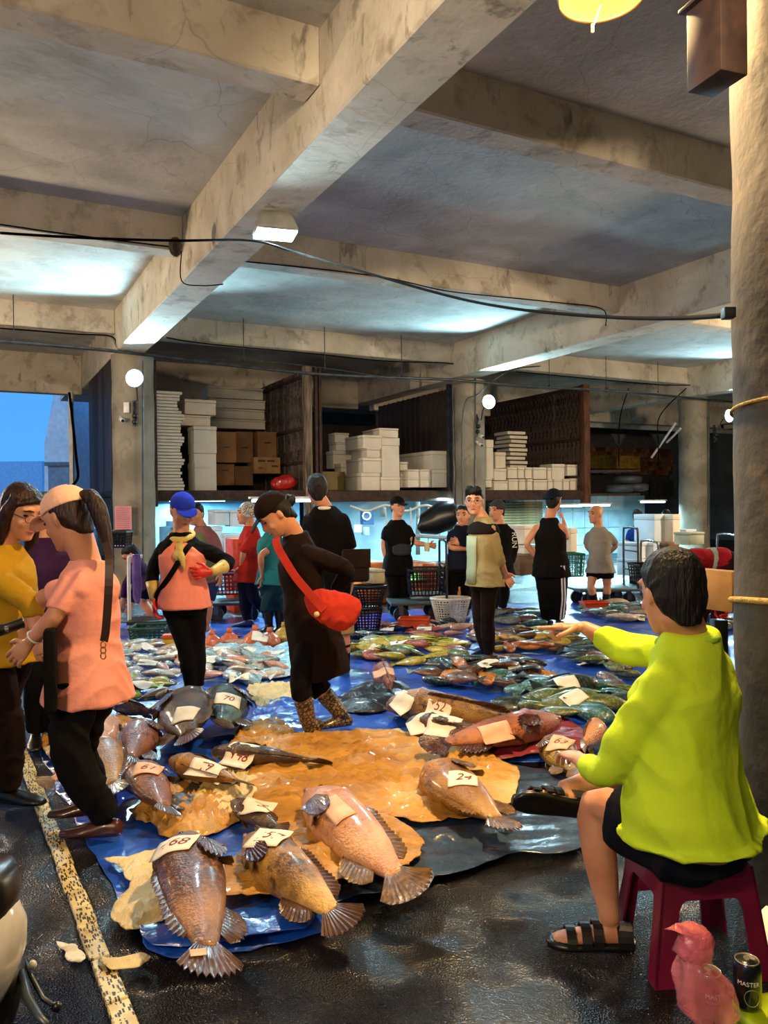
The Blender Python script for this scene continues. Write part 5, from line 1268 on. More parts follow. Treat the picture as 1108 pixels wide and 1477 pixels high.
# ---- scooter at the left edge
def scooter():
    root=thing('scooter','white and black motor scooter cropped by the left edge','scooter',(-1.45,2.3,0))
    def A(px,py,Y): return at(px,py,Y)
    def add(g,n,m,**k): return local(g,root).obj(n,m,root,**k)
    mw=mat('white_scooter_paint','e2dcd2',rough=.2,coat=.7)
    # handlebar grip
    g=G(); g.tube([A(-60,925,2.6),A(-20,914,2.65),A(10,907,2.7)],.014,10); add(g,'handlebar',m_steel,smooth=True)
    g=G(); g.tube([A(-8,911,2.67),A(6,908,2.7),A(30,899,2.74),A(34,898,2.745)],[.021,.019,.018,.02],14); add(g,'grip',m_blshoe,smooth=True)
    # white side cowl
    secs=[]
    for py,x0,x1,d in ((1292,-60,8,.05),(1310,-70,22,.10),(1340,-80,32,.13),(1375,-80,31,.14),(1410,-80,20,.13),(1440,-80,6,.10),(1460,-70,-8,.05)):
        c=A((x0+x1)/2,py,2.2); hwd=(x1-x0)/2/F_PX*2.2; secs.append((c,Vector((hwd,0,0)),Vector((0,d,0))))
    g=G(); g.ell(secs,28); add(g,'side_cowl',mw,smooth=True)
    g=G(); g.ell([(A(-25,py,2.2),Vector((w,0,0)),Vector((0,.09,0))) for py,w in ((1250,.06),(1262,.085),(1290,.092),(1312,.085),(1330,.06))],20,True,3); add(g,'seat_edge',m_blshoe,smooth=True)
    g=G(); g.ell([(A(-10,py,2.25),Vector((w,0,0)),Vector((0,.06,0))) for py,w in ((1395,.08),(1420,.085),(1450,.07),(1480,.05))],16,True,3); add(g,'engine_cover',m_black,smooth=True)
    g=G(); g.tube([A(35,1385,2.3),A(46,1410,2.28),A(62,1440,2.25),A(80,1452,2.24)],[.006,.008,.008,.006],8); add(g,'kick_lever',m_steel,smooth=True)
    g=G(); g.sph(A(82,1452,2.24),.015); add(g,'lever_tip',m_blshoe,smooth=True)
    g=G(); g.tube([A(30,1400,2.25),A(40,1440,2.2),A(55,1465,2.15),A(68,1478,2.12)],[.01,.014,.012,.008],8); add(g,'side_stand',m_steel,smooth=True)
    g=G(); g.sph(A(47,1392,2.28),(.012,.012,.014)); add(g,'rubber_knob',m_white,smooth=True)
    # rear wheel outside the frame
    g=G(); c=A(-110,1400,2.35); c.z=.22; r=.2
    g.tube([c+Vector((0,r*math.cos(t),r*math.sin(t))) for t in [2*math.pi*i/28 for i in range(29)]],.045,12,False); add(g,'wheel',m_blshoe,smooth=True)
scooter()
# ---- warm dish lamp with pull cord
def dish_lamp():
    root=thing('dish_lamp','glowing warm dish lamp with pull cord under the ceiling','lamp',LAMP); root.scale=(1.06,1.06,1.0)
    g=G(); g.ell([(Vector((0,0,z)),Vector((r,0,0)),Vector((0,r,0))) for z,r in ((-.02,.175),(.0,.178),(.05,.13),(.09,.07),(.12,.04),(.17,.035))],36,False); g.ell([(Vector((0,0,z)),Vector((r,0,0)),Vector((0,r,0))) for z,r in ((-.018,.172),(.002,.17),(.045,.12),(.1,.03))],36,False); g.obj('shade',mat('cream_enamel','d8b070',rough=.4),root,smooth=True)
    g=G(); g.ell([(Vector((0,0,z)),Vector((r,0,0)),Vector((0,r,0))) for z,r in ((-.012,.168),(-.022,.15),(-.032,.10),(-.036,.03))],32)
    o=g.obj('diffuser',mat('warm_glow','ffcf50',emit=5,ecol='ffbe38'),root,smooth=True); o.visible_shadow=True
    g=G(); g.tube([(0,0,-.034),(-.02,-.0,-.10),(-.035,0,-.14)],.0025,6); g.obj('pull_cord',mat('lamplit_glow_cord','d8b040',emit=1.2,ecol='e0a020'),root)  # cord and pull emit, standing in for lamplight falling on them
    g=G(); g.box(-.044,-.034,-.004,.004,-.17,-.135); g.obj('cord_pull',mat('lamplit_glow_cord','d8b040'),root)
    g=G(); g.tube([(.17,0,.0),(.22,0,.02),(.26,0,.03),(.4,0,.06)],[.012,.016,.01,.008],8); g.obj('bracket',m_rust,root,smooth=True)
    g=G(); g.tube([(0,0,.17),(0,0,HS-LAMP.z)],.006,6); g.obj('hanging_cord',m_black,root)
dish_lamp()
# electrical box high on the near column
bx=at(1033,58,2.72); root=thing('electrical_box','rusty brown electrical box hung beside top of the near column','box',bx,R(20))
g=G(); g.box(-.055,.06,-.08,.08,-.15,.14); g.obj('box_body',mat('rusty_brown_box','3a2418','22140e',scale=12,rough=.6),root,bevel=.004)
g=G(); g.box(-.075,.075,-.10,.10,.13,.145); g.obj('box_lid',mat('rusty_brown_box','3a2418'),root,bevel=.003)
# ropes on the near column
def ring(name,label,z,r,th,m,tilt=0,cx=NC.x,cy=NC.y,ph=0):
    g=G(); g.tube([Vector((r*math.cos(t),r*math.sin(t),tilt*math.cos(t+ph))) for t in [2*math.pi*i/48 for i in range(49)]],th,8,False)
    o=g.obj(name,m,smooth=True); o.location=(cx,cy,z); return tag(o,label,'rope')
m_rope=mat('yellow_rope','b09448','8c7030',scale=40,rough=.8,bump=.5,bscale=120)
zr=at(1070,578,2.7).z; ring('cable_tie','pale wire ring around upper part of the near column',zr,.352,.007,m_rope,.03,ph=2.2)
zr=at(1075,895,2.7).z; ring('rope','thick yellow rope tied around the near column',zr,.356,.012,m_rope,.05,ph=2.4)
# ================================================================== DOCK CONTAINERS, BOXES, BACKGROUND
VF=14.95; ZD=1.86
def deck(u0,u1,name,label,depth):
    root=sthing(name,label,'container',u0,VF,0)
    def part(n,g,m,**k):
        return g.obj(n,m,root,**k)
    return root,part
m_deck=mat('dirty_dock_steel','2c221c','15110e',scale=6,rough=.7,bump=.3,detail=8)
m_corr=mat('dark_corrugated_steel','3c2f28','241c18',scale=3,rough=.65,detail=8,stretch=(1,1,.4)); overlay(m_corr,'noise',9,'6e4a34',.6,.7,fac=.7)
m_corrg=mat('grey_green_corrugated','5a6a6a','46524f',scale=4,rough=.5,metal=.2)
m_rustw=mat('rust_spotted_panel','6a6058','4a423c',scale=4,rough=.7,detail=8); overlay(m_rustw,'noise',11,'2a1712',.53,.57,stretch=(1,1,.6),dist=.3)
def corr(g,x0,x1,y,z0,z1,pitch=.14,dep=.035,axis='x'):
    """corrugated sheet: trapezoid ribs"""
    n=int((x1-x0)/pitch); pts=[]
    for i in range(n+1):
        a=x0+i*pitch
        for q,dd in ((0,0),(.3,0),(.42,dep),(.78,dep),(.9,0)):
            xx=a+q*pitch
            if xx<=x1: pts.append((xx,y+dd))
    pts.append((x1,y)); back=[(a,b+.008) for a,b in pts[::-1]]; poly=pts+back
    if axis=='x': lo=[Vector((a,b,z0)) for a,b in poly]; hi=[Vector((a,b,z1)) for a,b in poly]
    else: lo=[Vector((b,a,z0)) for a,b in poly]; hi=[Vector((b,a,z1)) for a,b in poly]
    n=len(pts)
    v=lo+hi; f=[]; m=len(poly)
    for i in range(m): f.append((i,(i+1)%m,(i+1)%m+m,i+m))
    g.add(v,f); return g
def ribs(root,n,m,x0,x1,y,z0,z1,pitch,dep,axis='y',w=.55):
    g=G()
    if axis=='y': g.box(y,y+.02,x0,x1,z0,z1)
    else: g.box(x0,x1,y,y+.02,z0,z1)
    g.obj(n,m,root)
    me=None; k=0; a=x0+.02
    while a<x1-pitch*.5:
        if me is None:
            g=G()
            if axis=='y': g.box(0,-dep,0,pitch*w,0,z1-z0)
            else: g.box(0,pitch*w,0,-dep,0,z1-z0)
            o=g.obj('wall_rib',m,root); me=o.data
        else:
            o=bpy.data.objects.new('wall_rib',me); COL.objects.link(o); o.parent=root
        o.location=(y if axis=='y' else a, a if axis=='y' else y, z0); a+=pitch
# left container: u from left post (px 160) to divider (px 447)
uL=onv(160,600,VF)[0]; uD=onv(447,600,VF)[0]; uM=onv(652,600,VF)[0]; uR=onv(846,600,VF)[0]; uM2=onv(697,600,VF)[0]
print('U',uL,uD,uM,uM2,uR)
root,part=deck(uL,uD,'dock_container','left open dock container stacked with foam lids and cartons',3)
W1=uD-uL; D1=2.9; ZT=4.33
g=G(); g.box(0,W1,0,D1,ZD-.10,ZD); part('deck_floor',g,m_deck)
g=G(); g.box(0,W1,-.06,.04,ZD-.20,ZD-.0); part('edge_beam',g,m_rust,bevel=.008)
g=G(); g.box(.0,W1,D1,D1+.05,ZD,ZT-.5); part('back_panel',g,m_deck)
ribs(root,'left_side_wall',m_corr,0,D1,0,ZD-.1,ZT,.22,-.04)
g=G(); corr(g,-.0,.62,-.12,ZD-.25,ZT-.12,.10,.03); part('folded_door',g,m_corrg)
g=G(); g.box(.62,.80,-.10,-.02,ZD-.3,ZT-.05); part('door_post',g,m_rust,bevel=.01)
root,part=deck(uD,uM,'dock_container','middle open dock container with large stacks of foam boxes',3)
W2=uM-uD
g=G(); g.box(0,W2,0,3.4,ZD-.10,ZD); part('deck_floor',g,m_deck)
g=G(); g.box(0,W2,-.06,.04,ZD-.24,ZD-.02); part('edge_beam',g,m_rust,bevel=.008)
ribs(root,'divider_wall',m_rustw,0,2.9,-.06,ZD,ZT,.42,.03,'y',.12)
for zz in (ZT-.16,ZD+1.25,ZD+.55):
    g=G(); g.box(-.12,-.05,0,2.9,zz,zz+.06); part('wall_rail',g,m_rust)
g=G(); g.box(-.14,.02,-.08,.06,ZD-.9,ZT+.05); part('corner_post',g,mat('streaked_post','8a7866','3e3026',scale=5,rough=.7,stretch=(4,4,.4)),bevel=.008)
for dx in (.10,.19): 
    g=G(); g.box(dx,dx+.06,-.05,.03,ZD,ZT+.05); part('door_bar',g,m_rust,bevel=.006)
g=G(); g.box(W2-.12,W2,-.05,.05,ZD-1.8,ZT-.1); part('corner_post',g,m_steel,bevel=.008)
g=G(); g.box(0,W2+.2,3.4,3.45,ZD,3.6); part('back_panel',g,m_deck)
ribs(root,'right_side_wall',m_corr,0,3.4,W2-.05,ZD,ZT-.2,.25,.04)
root,part=deck(uM2,uR,'dock_container','right dock container with perforated rusty brown side wall',4)
W3=uR-uM2
g=G(); g.box(0,W3,0,4.6,ZD-.10,ZD); part('deck_floor',g,m_deck)
g=G(); g.box(-.3,W3,-.06,.04,ZD-.24,ZD-.02); part('edge_beam',g,m_rust,bevel=.008)
M=mat('perforated_rust_panel','6e5a4a','4a3a2e',scale=3,rough=.75,detail=6); overlay(M,'noise',8.5,'17100c',.555,.575,stretch=(1,1.0,.7),dist=.2)
ribs(root,'side_wall',M,0,4.6,W3-.08,ZD,4.40,.16,.03)
for zz in (4.36,ZD+1.22):
    g=G(); g.box(W3-.16,W3-.06,0,4.6,zz,zz+.08); part('wall_rail',g,m_rust)
g=G(); g.box(W3-.16,W3+.03,-.10,.08,ZD-.35,4.46); part('corner_post',g,mat('orange_rust','6a3c20','3a2014',scale=6,rough=.7,stretch=(3,3,.5)),bevel=.01)
g=G(); g.box(-.4,W3,4.6,4.65,ZD,4.3); part('back_panel',g,m_deck)
# ---------- boxes: given by front-face pixel rectangle at structure depth v
def fbox(label,x0,y0,x1,y1,v,dep,m,name='foam_box',cat='box',group=None,lid=None,bev=.012,tilt=0,snap=None):
    u0,zt=onv(x0,y0,v); u1,_=onv(x1,y0,v); _,zb=onv((x0+x1)/2,y1,v)
    if snap is not None: zb=snap
    h=zt-zb; w=u1-u0
    root=sthing(name,label,cat,(u0+u1)/2,v+dep/2,zb,group); root.rotation_euler.z+=R(tilt)
    if lid is None: lid=h*.2
    g=G(); g.box(-w/2+.008,w/2-.008,-dep/2+.008,dep/2-.008,0,h-lid-.003); g.obj('box_body' if lid else 'carton_body',m,root,bevel=bev,seg=2)
    if lid:
        g=G(); g.box(-w/2,w/2,-dep/2,dep/2,h-lid,h); g.obj('lid',m,root,bevel=bev,seg=2)
    return root
B=[ # left container
 ('white foam box at bottom of the wrapped tower',280,667,312,702,15.15,.5),('foam box wrapped in film second from bottom of tower',280,640,313,668,15.15,.5),('wrapped foam box with black scribble, third in tower',279,614,313,641,15.15,.5),
 ('top foam box of the tower beside lid stack',266,575,312,598,15.7,.5),('foam box second from top of tower beside lids',260,598,304,614,15.7,.5),
 ('shaded long foam box at the lower back of left container',303,603,383,618,17.2,.6),('shaded long foam box second layer at the back',303,588,382,604,17.2,.6),('shaded long foam box third layer at the back',302,574,383,589,17.2,.6),('shaded uppermost long foam box at the back',300,556,380,575,17.2,.6),
 # middle
 ('small foam box on the dark shelf left of big foam stack',483,624,504,638,16.6,.4),('shaded foam box below the small shelf foam box',484,638,506,650,16.6,.4),('lowest shaded foam box left of big stack',480,650,510,676,16.6,.4),('shaded foam box on deck left of big stack',492,668,520,700,16.2,.4),
 ('left bottom foam box of big middle stack',522,682,549,702,15.1,.9),('right bottom foam box of big middle stack',550,688,578,702,15.1,.9),('large foam box second tier left in middle stack',524,660,551,682,15.1,.9),('small inset foam box third tier left in middle stack',529,646,549,660,15.1,.8),('foam box fourth tier left in the middle stack',523,627,551,647,15.1,.9),
 ('tall foam box column right part of middle stack',551,631,577,688,15.1,.9),('topmost foam box of the middle stack',548,617,576,631,15.2,.9),
 ('small foam box lower left of red strapped pairs',578,684,588,703,15.3,.4),('small foam box upper left of red strapped pairs',577,666,589,683,15.6,.4),
 ('red strapped foam box lower left of pair',588,689,605,703,15.05,.4),('red strapped foam box lower right of pair',606,689,622,703,15.05,.4),('red strapped foam box upper left of pair',588,677,605,689,15.05,.4),('red strapped foam box upper right of pair',606,677,622,689,15.05,.4),
 ('large foam box lower one against the middle column',623,677,651,703,15.05,1.6),('large foam box upper one against the middle column',622,650,651,677,15.05,1.6),
 ('shaded foam box on edge at the back right of middle container',590,614,611,655,17.4,.3),
 # right container
 ('tall narrow foam box leaning beside the middle column',701,634,712,690,15.1,.5),('small foam box at the foot of the leaning tall box',701,690,710,703,15.1,.5),('slanting foam box right of the leaning tall box',714,652,730,676,15.6,.5)]
row1=[(712,694,733,712),(734,691,748,711),(749,691,760,711),(761,691,769,711),(770,692,790,711),(791,691,799,710),(800,691,812,710),(813,691,822,710),(823,690,838,711)]
row2=[(713,676,731,693),(733,674,747,690),(748,674,757,690),(758,674,768,690),(770,674,789,691),(790,675,797,691),(797,669,815,691),(818,670,836,686)]
ords=['first','second','third','fourth','fifth','sixth','seventh','eighth','ninth']
for i,r in enumerate(row1): B.append(('foam box in lower row of right container, %s from the left'%ords[i],)+r+(15.1+.04*(i%3),.5))
for i,r in enumerate(row2): B.append(('foam box in upper row of right container, %s from the left'%ords[i],)+r+(15.12+.05*(i%2),.5))
for b_ in B:
    fbox(b_[0],*b_[1:7],m_foam,group='white foam boxes in the dock containers',tilt=rnd.uniform(-2,2),snap=ZD if 'bottom' in b_[0] or 'lower' in b_[0] and 'row' in b_[0] else None)
for i,(x0,y0,x1,y1,lb) in enumerate([(311,622,341,667,'brown carton with hand hole, upper left of four'),(341,622,366,667,'brown carton tilted in the middle of left container'),(372,622,400,660,'brown carton upper right near the divider'),(311,669,339,700,'brown carton lower left on the deck'),(366,659,405,683,'printed pale brown carton on the dark trolley'),(340,672,366,700,'dark brown carton lower middle')]):
    o=fbox(lb,x0,y0,x1,y1,16.0+.2*(i%2),.5,m_card if i!=4 else mat('pale_cardboard','a8804c','8c6838',rough=.85),'carton','carton',None,0,.006,rnd.uniform(-4,4))
    w=.0
    if i in(0,1,2,3):
        g=G(); g.box(-.07,.07,-.262,-.25,.30,.33); g.obj('hand_hole',m_black,o)
    if i==4:
        for k,(a,z,l) in enumerate(((-.2,.25,.16),(.0,.25,.16),(.1,.14,.14),(-.2,.10,.1))):
            g=G(); g.box(a,a+l,-.262,-.25,z,z+.035); g.obj('printed_bar',m_inkd if k<3 else m_ink,o)
for i,(x0,y0,x1,y1) in enumerate([(852,656,888,676),(889,657,924,676)]):
    fbox('glossy yellow brown carton on the far rack, %s'%('left one','right one')[i],x0,y0,x1,y1,20.5,.6,mat('taped_carton','b08a3a','7c5c22',rough=.35,scale=9),'carton','carton',None,0)
# folding stack of foam lids
u0,zt=onv(222,562,15.0); u1,_=onv(262,562,15.0)
n=31; me=None
for i in range(n):
    h=(zt-ZD)/n; dx=.10*math.sin(i*.9)*rnd.uniform(.1,1)-(.06 if i>24 else 0)+(.04 if i<3 else 0)
    if me is None:
        g=G(); w=(u1-u0); g.box(-w*.62,w*.38,-.3,.3,.004,h-.006); o=g.obj('foam_slab',m_foam,bevel=.006,seg=1); me=o.data
    else: o=bpy.data.objects.new('foam_slab',me); COL.objects.link(o)
    o.location=W(u0+(u1-u0)*.62+dx*.6,15.35,ZD+h*i); o.rotation_euler.z=YAW+R(rnd.uniform(-2,2)); tag(o,'white foam lid in the tall leaning stack beside left column','foam lid','foam lids stacked beside the left column')
FS1=[o for o in COL.objects if o.name.startswith('foam_slab')]; ordinal_labels(FS1,'white foam slab, %s from bottom of tall stack beside left column',lambda o:o.location.z); FS2=[]
for i in range(9):
    g=G(); g.box(-.28,.28,-.3,.3,0,.075); u,z=onv(737,676-i*6,16.6); o=g.obj('foam_slab',m_foam,bevel=.006,seg=1); o.location=W(u+.04*math.sin(i*2.1),16.6,z); o.rotation_euler.z=YAW+R(rnd.uniform(-8,8)); tag(o,'foam lid in the wavy stack before the perforated wall','foam lid','foam lids in the wavy stack')
FS2=[o for o in COL.objects if o.name.startswith('foam_slab') and o not in FS1]; ordinal_labels(FS2,'foam slab, %s from bottom of wavy stack in right container',lambda o:o.location.z)
for i in range(5):
    g=G(); g.box(-.5,.5,-.3,.3,0,.07); u,z=onv(628,655-i*6,17.0); o=g.obj('foam_sheet',m_foam,bevel=.01,seg=1); o.location=W(u+.05*math.sin(i*2.1),17.0,z); o.rotation_euler=(R(rnd.uniform(-3,3)),R(rnd.uniform(-3,3)),YAW); tag(o,'shaded foam sheet stacked at the back of middle container','foam sheet','shaded foam sheets at the back of the middle container')
ordinal_labels([o for o in COL.objects if o.name.startswith('foam_sheet') and o.type=='MESH'],'shaded foam sheet, %s from bottom at back of middle container',lambda o:o.location.z)
c=W(*onv(410,689,15.3)[:1],15.3,ZD); root=thing('wrapped_bundle','red plastic bundle on the deck near the divider','bundle',c); g=G(); g.ell([(Vector((x,0,.16+.02*math.sin(x*9))),Vector((0,.15*s,0)),Vector((0,0,.16*s))) for x,s in ((-.27,.3),(-.22,.7),(-.1,1),(.08,1),(.2,.75),(.28,.2))],16); link('bundle_body',remesh(g,'bundle_body',.03,folds=.02,ffreq=6),mat('red_film','b8261e',rough=.3,coat=.4),root)
# dark interior items
c=W(onv(470,690,15.9)[0],15.9,ZD); root=thing('crate','dark yellow plastic crate in middle container by the posts','crate',c,YAW); g=G(); g.box(-.35,.35,-.25,.25,0,.03); g.box(-.35,.35,-.25,-.22,0,.42); g.box(-.35,.35,.22,.25,0,.42); g.box(-.35,-.32,-.25,.25,0,.42); g.box(.32,.35,-.25,.25,0,.42); g.obj('crate_body',mat('dark_yellow_plastic','6a5518',rough=.5),root)
# ---------- beams, hangers, wires
def cable(name,label,pts,r,m=None,cat='cable'):
    g=G(); g.tube(spline(pts,6),r,6); return tag(g.obj(name,m or m_cab,smooth=True),label,cat)
def spos(px,py,v): u,z=onv(px,py,v); return W(u,v,z)
VP_=14.0
pipe=[spos(x,y,13.9) for x,y in ((-40,489),(170,507),(440,538),(655,548),(760,557),(900,565),(1050,579),(1200,592))]
cable('conduit_pipe','long dark conduit pipe slung below the third crossbeam',pipe,.028,m_steel,'pipe')
k=0
for x,y0,y1 in ((19,424,494),(351,461,520),(468,474,532),(579,488,542),(792,510,556),(874,516,560),(949,524,565)):
    u,z0=onv(x,y0,13.9); _,z1=onv(x,y1,13.9); g=G(); g.tube([W(u,13.9,z0+.3),W(u,13.9,z1)],.008,6); g.sph(W(u,13.9,z1),.022,8)
    tag(g.obj('hanger_rod',m_black),'thin black hanger rod at the third crossbeam, %s from the left'%ords[k],'rod','hanger rods of the conduit pipe'); k+=1
cable('cable','thin wire along bottom of the third crossbeam, left bay',[spos(x,y,14.2) for x,y in ((-20,472),(60,478),(110,482),(160,485),(168,500))],.012)
cable('cable','thin wire along bottom of the third crossbeam, middle bay',[spos(x,y,14.2) for x,y in ((240,487),(300,496),(450,510),(560,521),(655,525),(668,545))],.012)
cable('cable','thin wire along bottom of the third crossbeam, right bay',[spos(x,y,14.2) for x,y in ((745,536),(860,547),(950,555),(1005,557),(1012,572))],.012)
cable('cable','pale wire sagging under the conduit pipe',[spos(x,y,13.8) for x,y in ((180,505),(260,518),(350,519),(470,531),(580,548),(640,553))],.007,m_steel)
cable('cable','long black cable sagging from girder lamp to the near column',[at(0,336,6.0),at(120,343,6.2),at(250,347,6.5),at(362,347,7.1),at(420,362,7.3),at(510,388,6.8),at(640,425,6.0),at(740,445,5.2),at(870,457,4.4),at(970,459,3.6),at(1046,455,2.95)],.011)
cable('cable','thin brown wire along the second crossbeam face',[spos(x,y,9.30) for x,y in ((-10,322),(100,338),(255,357))],.008)
cable('cable','thin brown wire along the second crossbeam, right bay',[spos(x,y,9.30) for x,y in ((350,377),(460,388),(560,401),(640,419),(720,428),(800,436),(868,445),(874,470))],.008)
g=G(); g.sph(at(253,356,8.2),(.07,.07,.10),12); me=remesh(g,'swallow_nest',.012,folds=.012,ffreq=22); o=link('swallow_nest',me,mat('mud_nest','4a3424','2c1e14',rough=.9,bump=.5)); tag(o,'brown mud nest stuck at girder corner by the black cable','nest')
cable('cable','thin wire dropping from the mud nest around the girder',[at(262,362,8.2),at(262,405,8.2),at(290,412,8.0),at(322,410,8.0)],.006)
c=at(1047,452,2.85); g=G(); g.box(-.012,.03,-.02,.02,-.02,.02); o=g.obj('cable_clamp',m_black,bevel=.004); o.location=c; tag(o,'small black cable clamp on the near column','clamp')
# ---------- flood lamps
m_lampw=mat('cold_lamp_glow','ffffff',emit=14,ecol='c8f0ff'); m_lamph=mat('lamp_housing','8a8c86',rough=.5)
def flood_round(px,py,Y,label,r=.16,tilt=0):
    p=at(px,py,Y); root=thing('flood_lamp',label,'lamp',p,R(tilt))
    g=G(); g.ell([(Vector((0,y,0)),Vector((q,0,0)),Vector((0,0,q))) for y,q in ((.10,.05),(.07,.10),(.0,r),(-.04,r))],28,True); g.obj('housing',m_lamph,root,smooth=True)
    g=G(); g.sph((0,-.04,0),(r*.94,.05,r*.94),20); g.obj('lens',m_lampw,root,smooth=True)
    g=G(); g.tube([(0,.08,0),(-.03,.18,-.15),(-.04,.24,-.35)],.014,8); g.obj('bracket',m_black,root)
flood_round(195,546,13.35,'round cold white flood lamp on the left column',.155)
flood_round(704,580,16.6,'oval cold white flood lamp on the middle column',.155,20)
flood_round(1050,600,20.0,'cold white flood lamp on the right column behind ropes',.17,30)
p=GL; root=thing('flood_lamp','square cold white flood lamp under the nearest long girder','lamp',p,YAW*.6)
g=G(); g.ell([(Vector((0,0,z)),Vector((w,0,0)),Vector((0,w*.8,0))) for z,w in ((.0,.20),(.03,.205),(.12,.17),(.2,.13))],28,True,6); g.obj('housing',m_lamph,root,smooth=True)
g=G(); g.box(-.185,.185,-.15,.15,-.012,.004); g.obj('lens',m_lampw,root,bevel=.01)
g=G(); g.box(-.14,.14,-.06,.06,.2,GL.z*-1+HB); g.obj('mounting_block',m_conc,root)
# column fittings
def fit(px,py,Y,label,name,cat,build):
    root=thing(name,label,cat,at(px,py,Y)); build(root); return root
def jb(root):
    g=G(); g.box(-.05,.05,-.03,.04,-.09,.09); g.obj('box_body',m_white,root,bevel=.006)
fit(183,588,13.68,'small white junction box on the left column','junction_box','box',jb)
def camera_(root):
    g=G(); g.box(-.04,.0,0,.08,.0,.06); g.obj('mount',m_white,root,bevel=.004)
    g=G(); g.tube([(-.02,-.02,.0),(.06,-.14,-.05)],[.035,.035],14); g.obj('camera_barrel',m_white,root,smooth=True)
    g=G(); g.tube([(.055,-.135,-.048),(.062,-.147,-.052)],[.028,.028],14); g.obj('camera_lens',m_black,root)
fit(176,604,13.70,'white security camera below the junction box on left column','security_camera','camera',camera_)
fit(692,628,16.97,'upper white security camera on the middle column','security_camera','camera',camera_)
fit(690,640,16.95,'lower white security camera on the middle column','security_camera','camera',camera_)
def bracket_(root):
    g=G(); g.box(-.02,.02,0,.05,-.22,.22); g.tube([(0,0,.18),(.03,-.05,.1),(0,-.02,.0)],.014,8); g.sph((.03,-.03,-.05),.05,10); g.sph((.02,-.03,-.16),.045,10); g.obj('bracket_body',m_black,root)
fit(193,596,13.66,'black hook bracket with fittings on the left column','bracket','bracket',bracket_); fit(688,612,16.95,'black hook bracket on the middle column','bracket','bracket',bracket_); fit(1031,625,20.42,'black hook bracket on the right column','bracket','bracket',bracket_)
for px,Y,y0,y1,lb in ((206,13.69,520,900,'left'),(686,16.96,545,800,'middle'),(1023,20.44,575,760,'right')):
    g=G(); a=at(px,y0,Y); b=at(px,y1,Y); g.tube([a,b],.016,8); tag(g.obj('conduit_pipe',m_steel),'vertical conduit pipe running down the %s column'%lb,'pipe')
a=at(653,560,17.15); b=at(657,850,17.15); g=G(); g.tube([a,at(655,640,17.15),b],.02,8); tag(g.obj('conduit_pipe',m_steel),'second vertical pipe at left edge of the middle column','pipe')
cable('conduit_pipe','bent thin pipe rising from middle column to the girder',[at(668,760,16.45),at(668,595,16.45),at(690,568,16.4),at(735,535,16.2),at(780,528,16.0)],.013,m_steel,'pipe')
# notice
p0=at(178,750,13.60); root=thing('paper_notice','pink paper notice with handwritten lines on the left column','notice',p0); g=G(); g.box(-.145,.145,-.004,.0,-.24,.24); g.obj('sheet',mat('pink_paper','d8909a','cc828c',rough=.8),root)
for i in range(13):
    g=G(); w=rnd.uniform(.07,.125); pts=[(x,-.007,.20-.033*i+.006*math.sin(x*220+i)) for x in [-.12+ (w+.12)*q/30 for q in range(31)]]; g.tube(pts,.0022,4); g.obj('written_line',m_inkd,root)
# ================================================================== STALLS BEHIND, CARTS, BASKETS
m_cyanw=mat('cool_white_sheeting','a8c8d6','86aec2',scale=2,rough=.5,bump=.2,bscale=10)
m_bluesh=mat('pale_blue_sheeting','6fa6c8','4c86b0',scale=2,rough=.5,bump=.2,bscale=10)
m_tube=mat('fluorescent_glow','ffffff',emit=9,ecol='b8ecff')
def tubelamp(px,py,Y,ln,label,pw=90,ang=None,drop=None):
    p=at(px,py,Y); root=thing('fluorescent_lamp',label,'lamp',p,YAW if ang is None else R(ang))
    g=G(); g.tube([(-ln/2,0,0),(ln/2,0,0)],.022,10); g.obj('tube',m_tube,root,smooth=True)
    g=G(); g.box(-ln/2-.04,ln/2+.04,-.05,.05,.03,.06); g.obj('fixture',m_white,root)
    l=light('AREA','fluorescent_light',p+Vector((0,0,-.05)),pw*2.2,(.45,.86,1.0),ln,p+Vector((0,0,-3)),sy=.1); return root
def pbox(label,x0,y0,x1,y1,Y,dep,m,name='foam_box',cat='box',group=None,rz=YAW,lid=True,bev=.01,ground=False):
    """box standing with front lower edge seen at the given pixels"""
    a=at(x0,y1,Y); b=at(x1,y1,Y); t=at(x0,y0,Y); w=(b.x-a.x); z0=0 if ground else a.z; h=t.z-z0
    root=thing(name,label,cat,((a.x+b.x)/2,Y+dep/2,z0),rz,group); l=h*.2 if lid else 0
    g=G(); g.box(-w/2+.005,w/2-.005,-dep/2,dep/2,0,h-l-.003); g.obj('box_body',m,root,bevel=bev,seg=2)
    if lid: g=G(); g.box(-w/2,w/2,-dep/2-.005,dep/2+.005,h-l,h); g.obj('lid',m,root,bevel=bev,seg=2)
    return root
# walls of the cyan lit stall rooms
def wallpx(x0,x1,y0,y1,v,m,name='wall_panel',lb=None,cat=None,th=.05):
    u0,z1=onv(x0,y0,v); u1,_=onv(x1,y0,v); _,z0=onv(x0,y1,v); z0=max(0,z0); g=G(); g.box(u0,u1,v,v+th,z0,z1); o=sobj(g,name,m); 
    struct(o); return o
wallpx(730,930,716,900,18.0,m_cyanw,'wall_stall_right'); wallpx(222,432,716,905,17.6,m_bluesh,'wall_stall_left'); wallpx(440,665,716,900,18.3,m_cyanw,'wall_stall_middle')
wallpx(930,1060,716,800,24.5,mat('dim_blue_wall','4c5f7c','3c4c66'),'wall_far')
# white wall tiles of the right stall: joints recessed
u0,_=onv(735,716,17.95)
for i in range(9):
    for j in range(3):
        g=G(); a=u0+i*.46; g.box(a,a+.44,17.94,17.99,.3+j*.5,.78+j*.5); o=sobj(g,'tile',m_cyanw,bevel=.006,seg=1); o['kind']='structure'
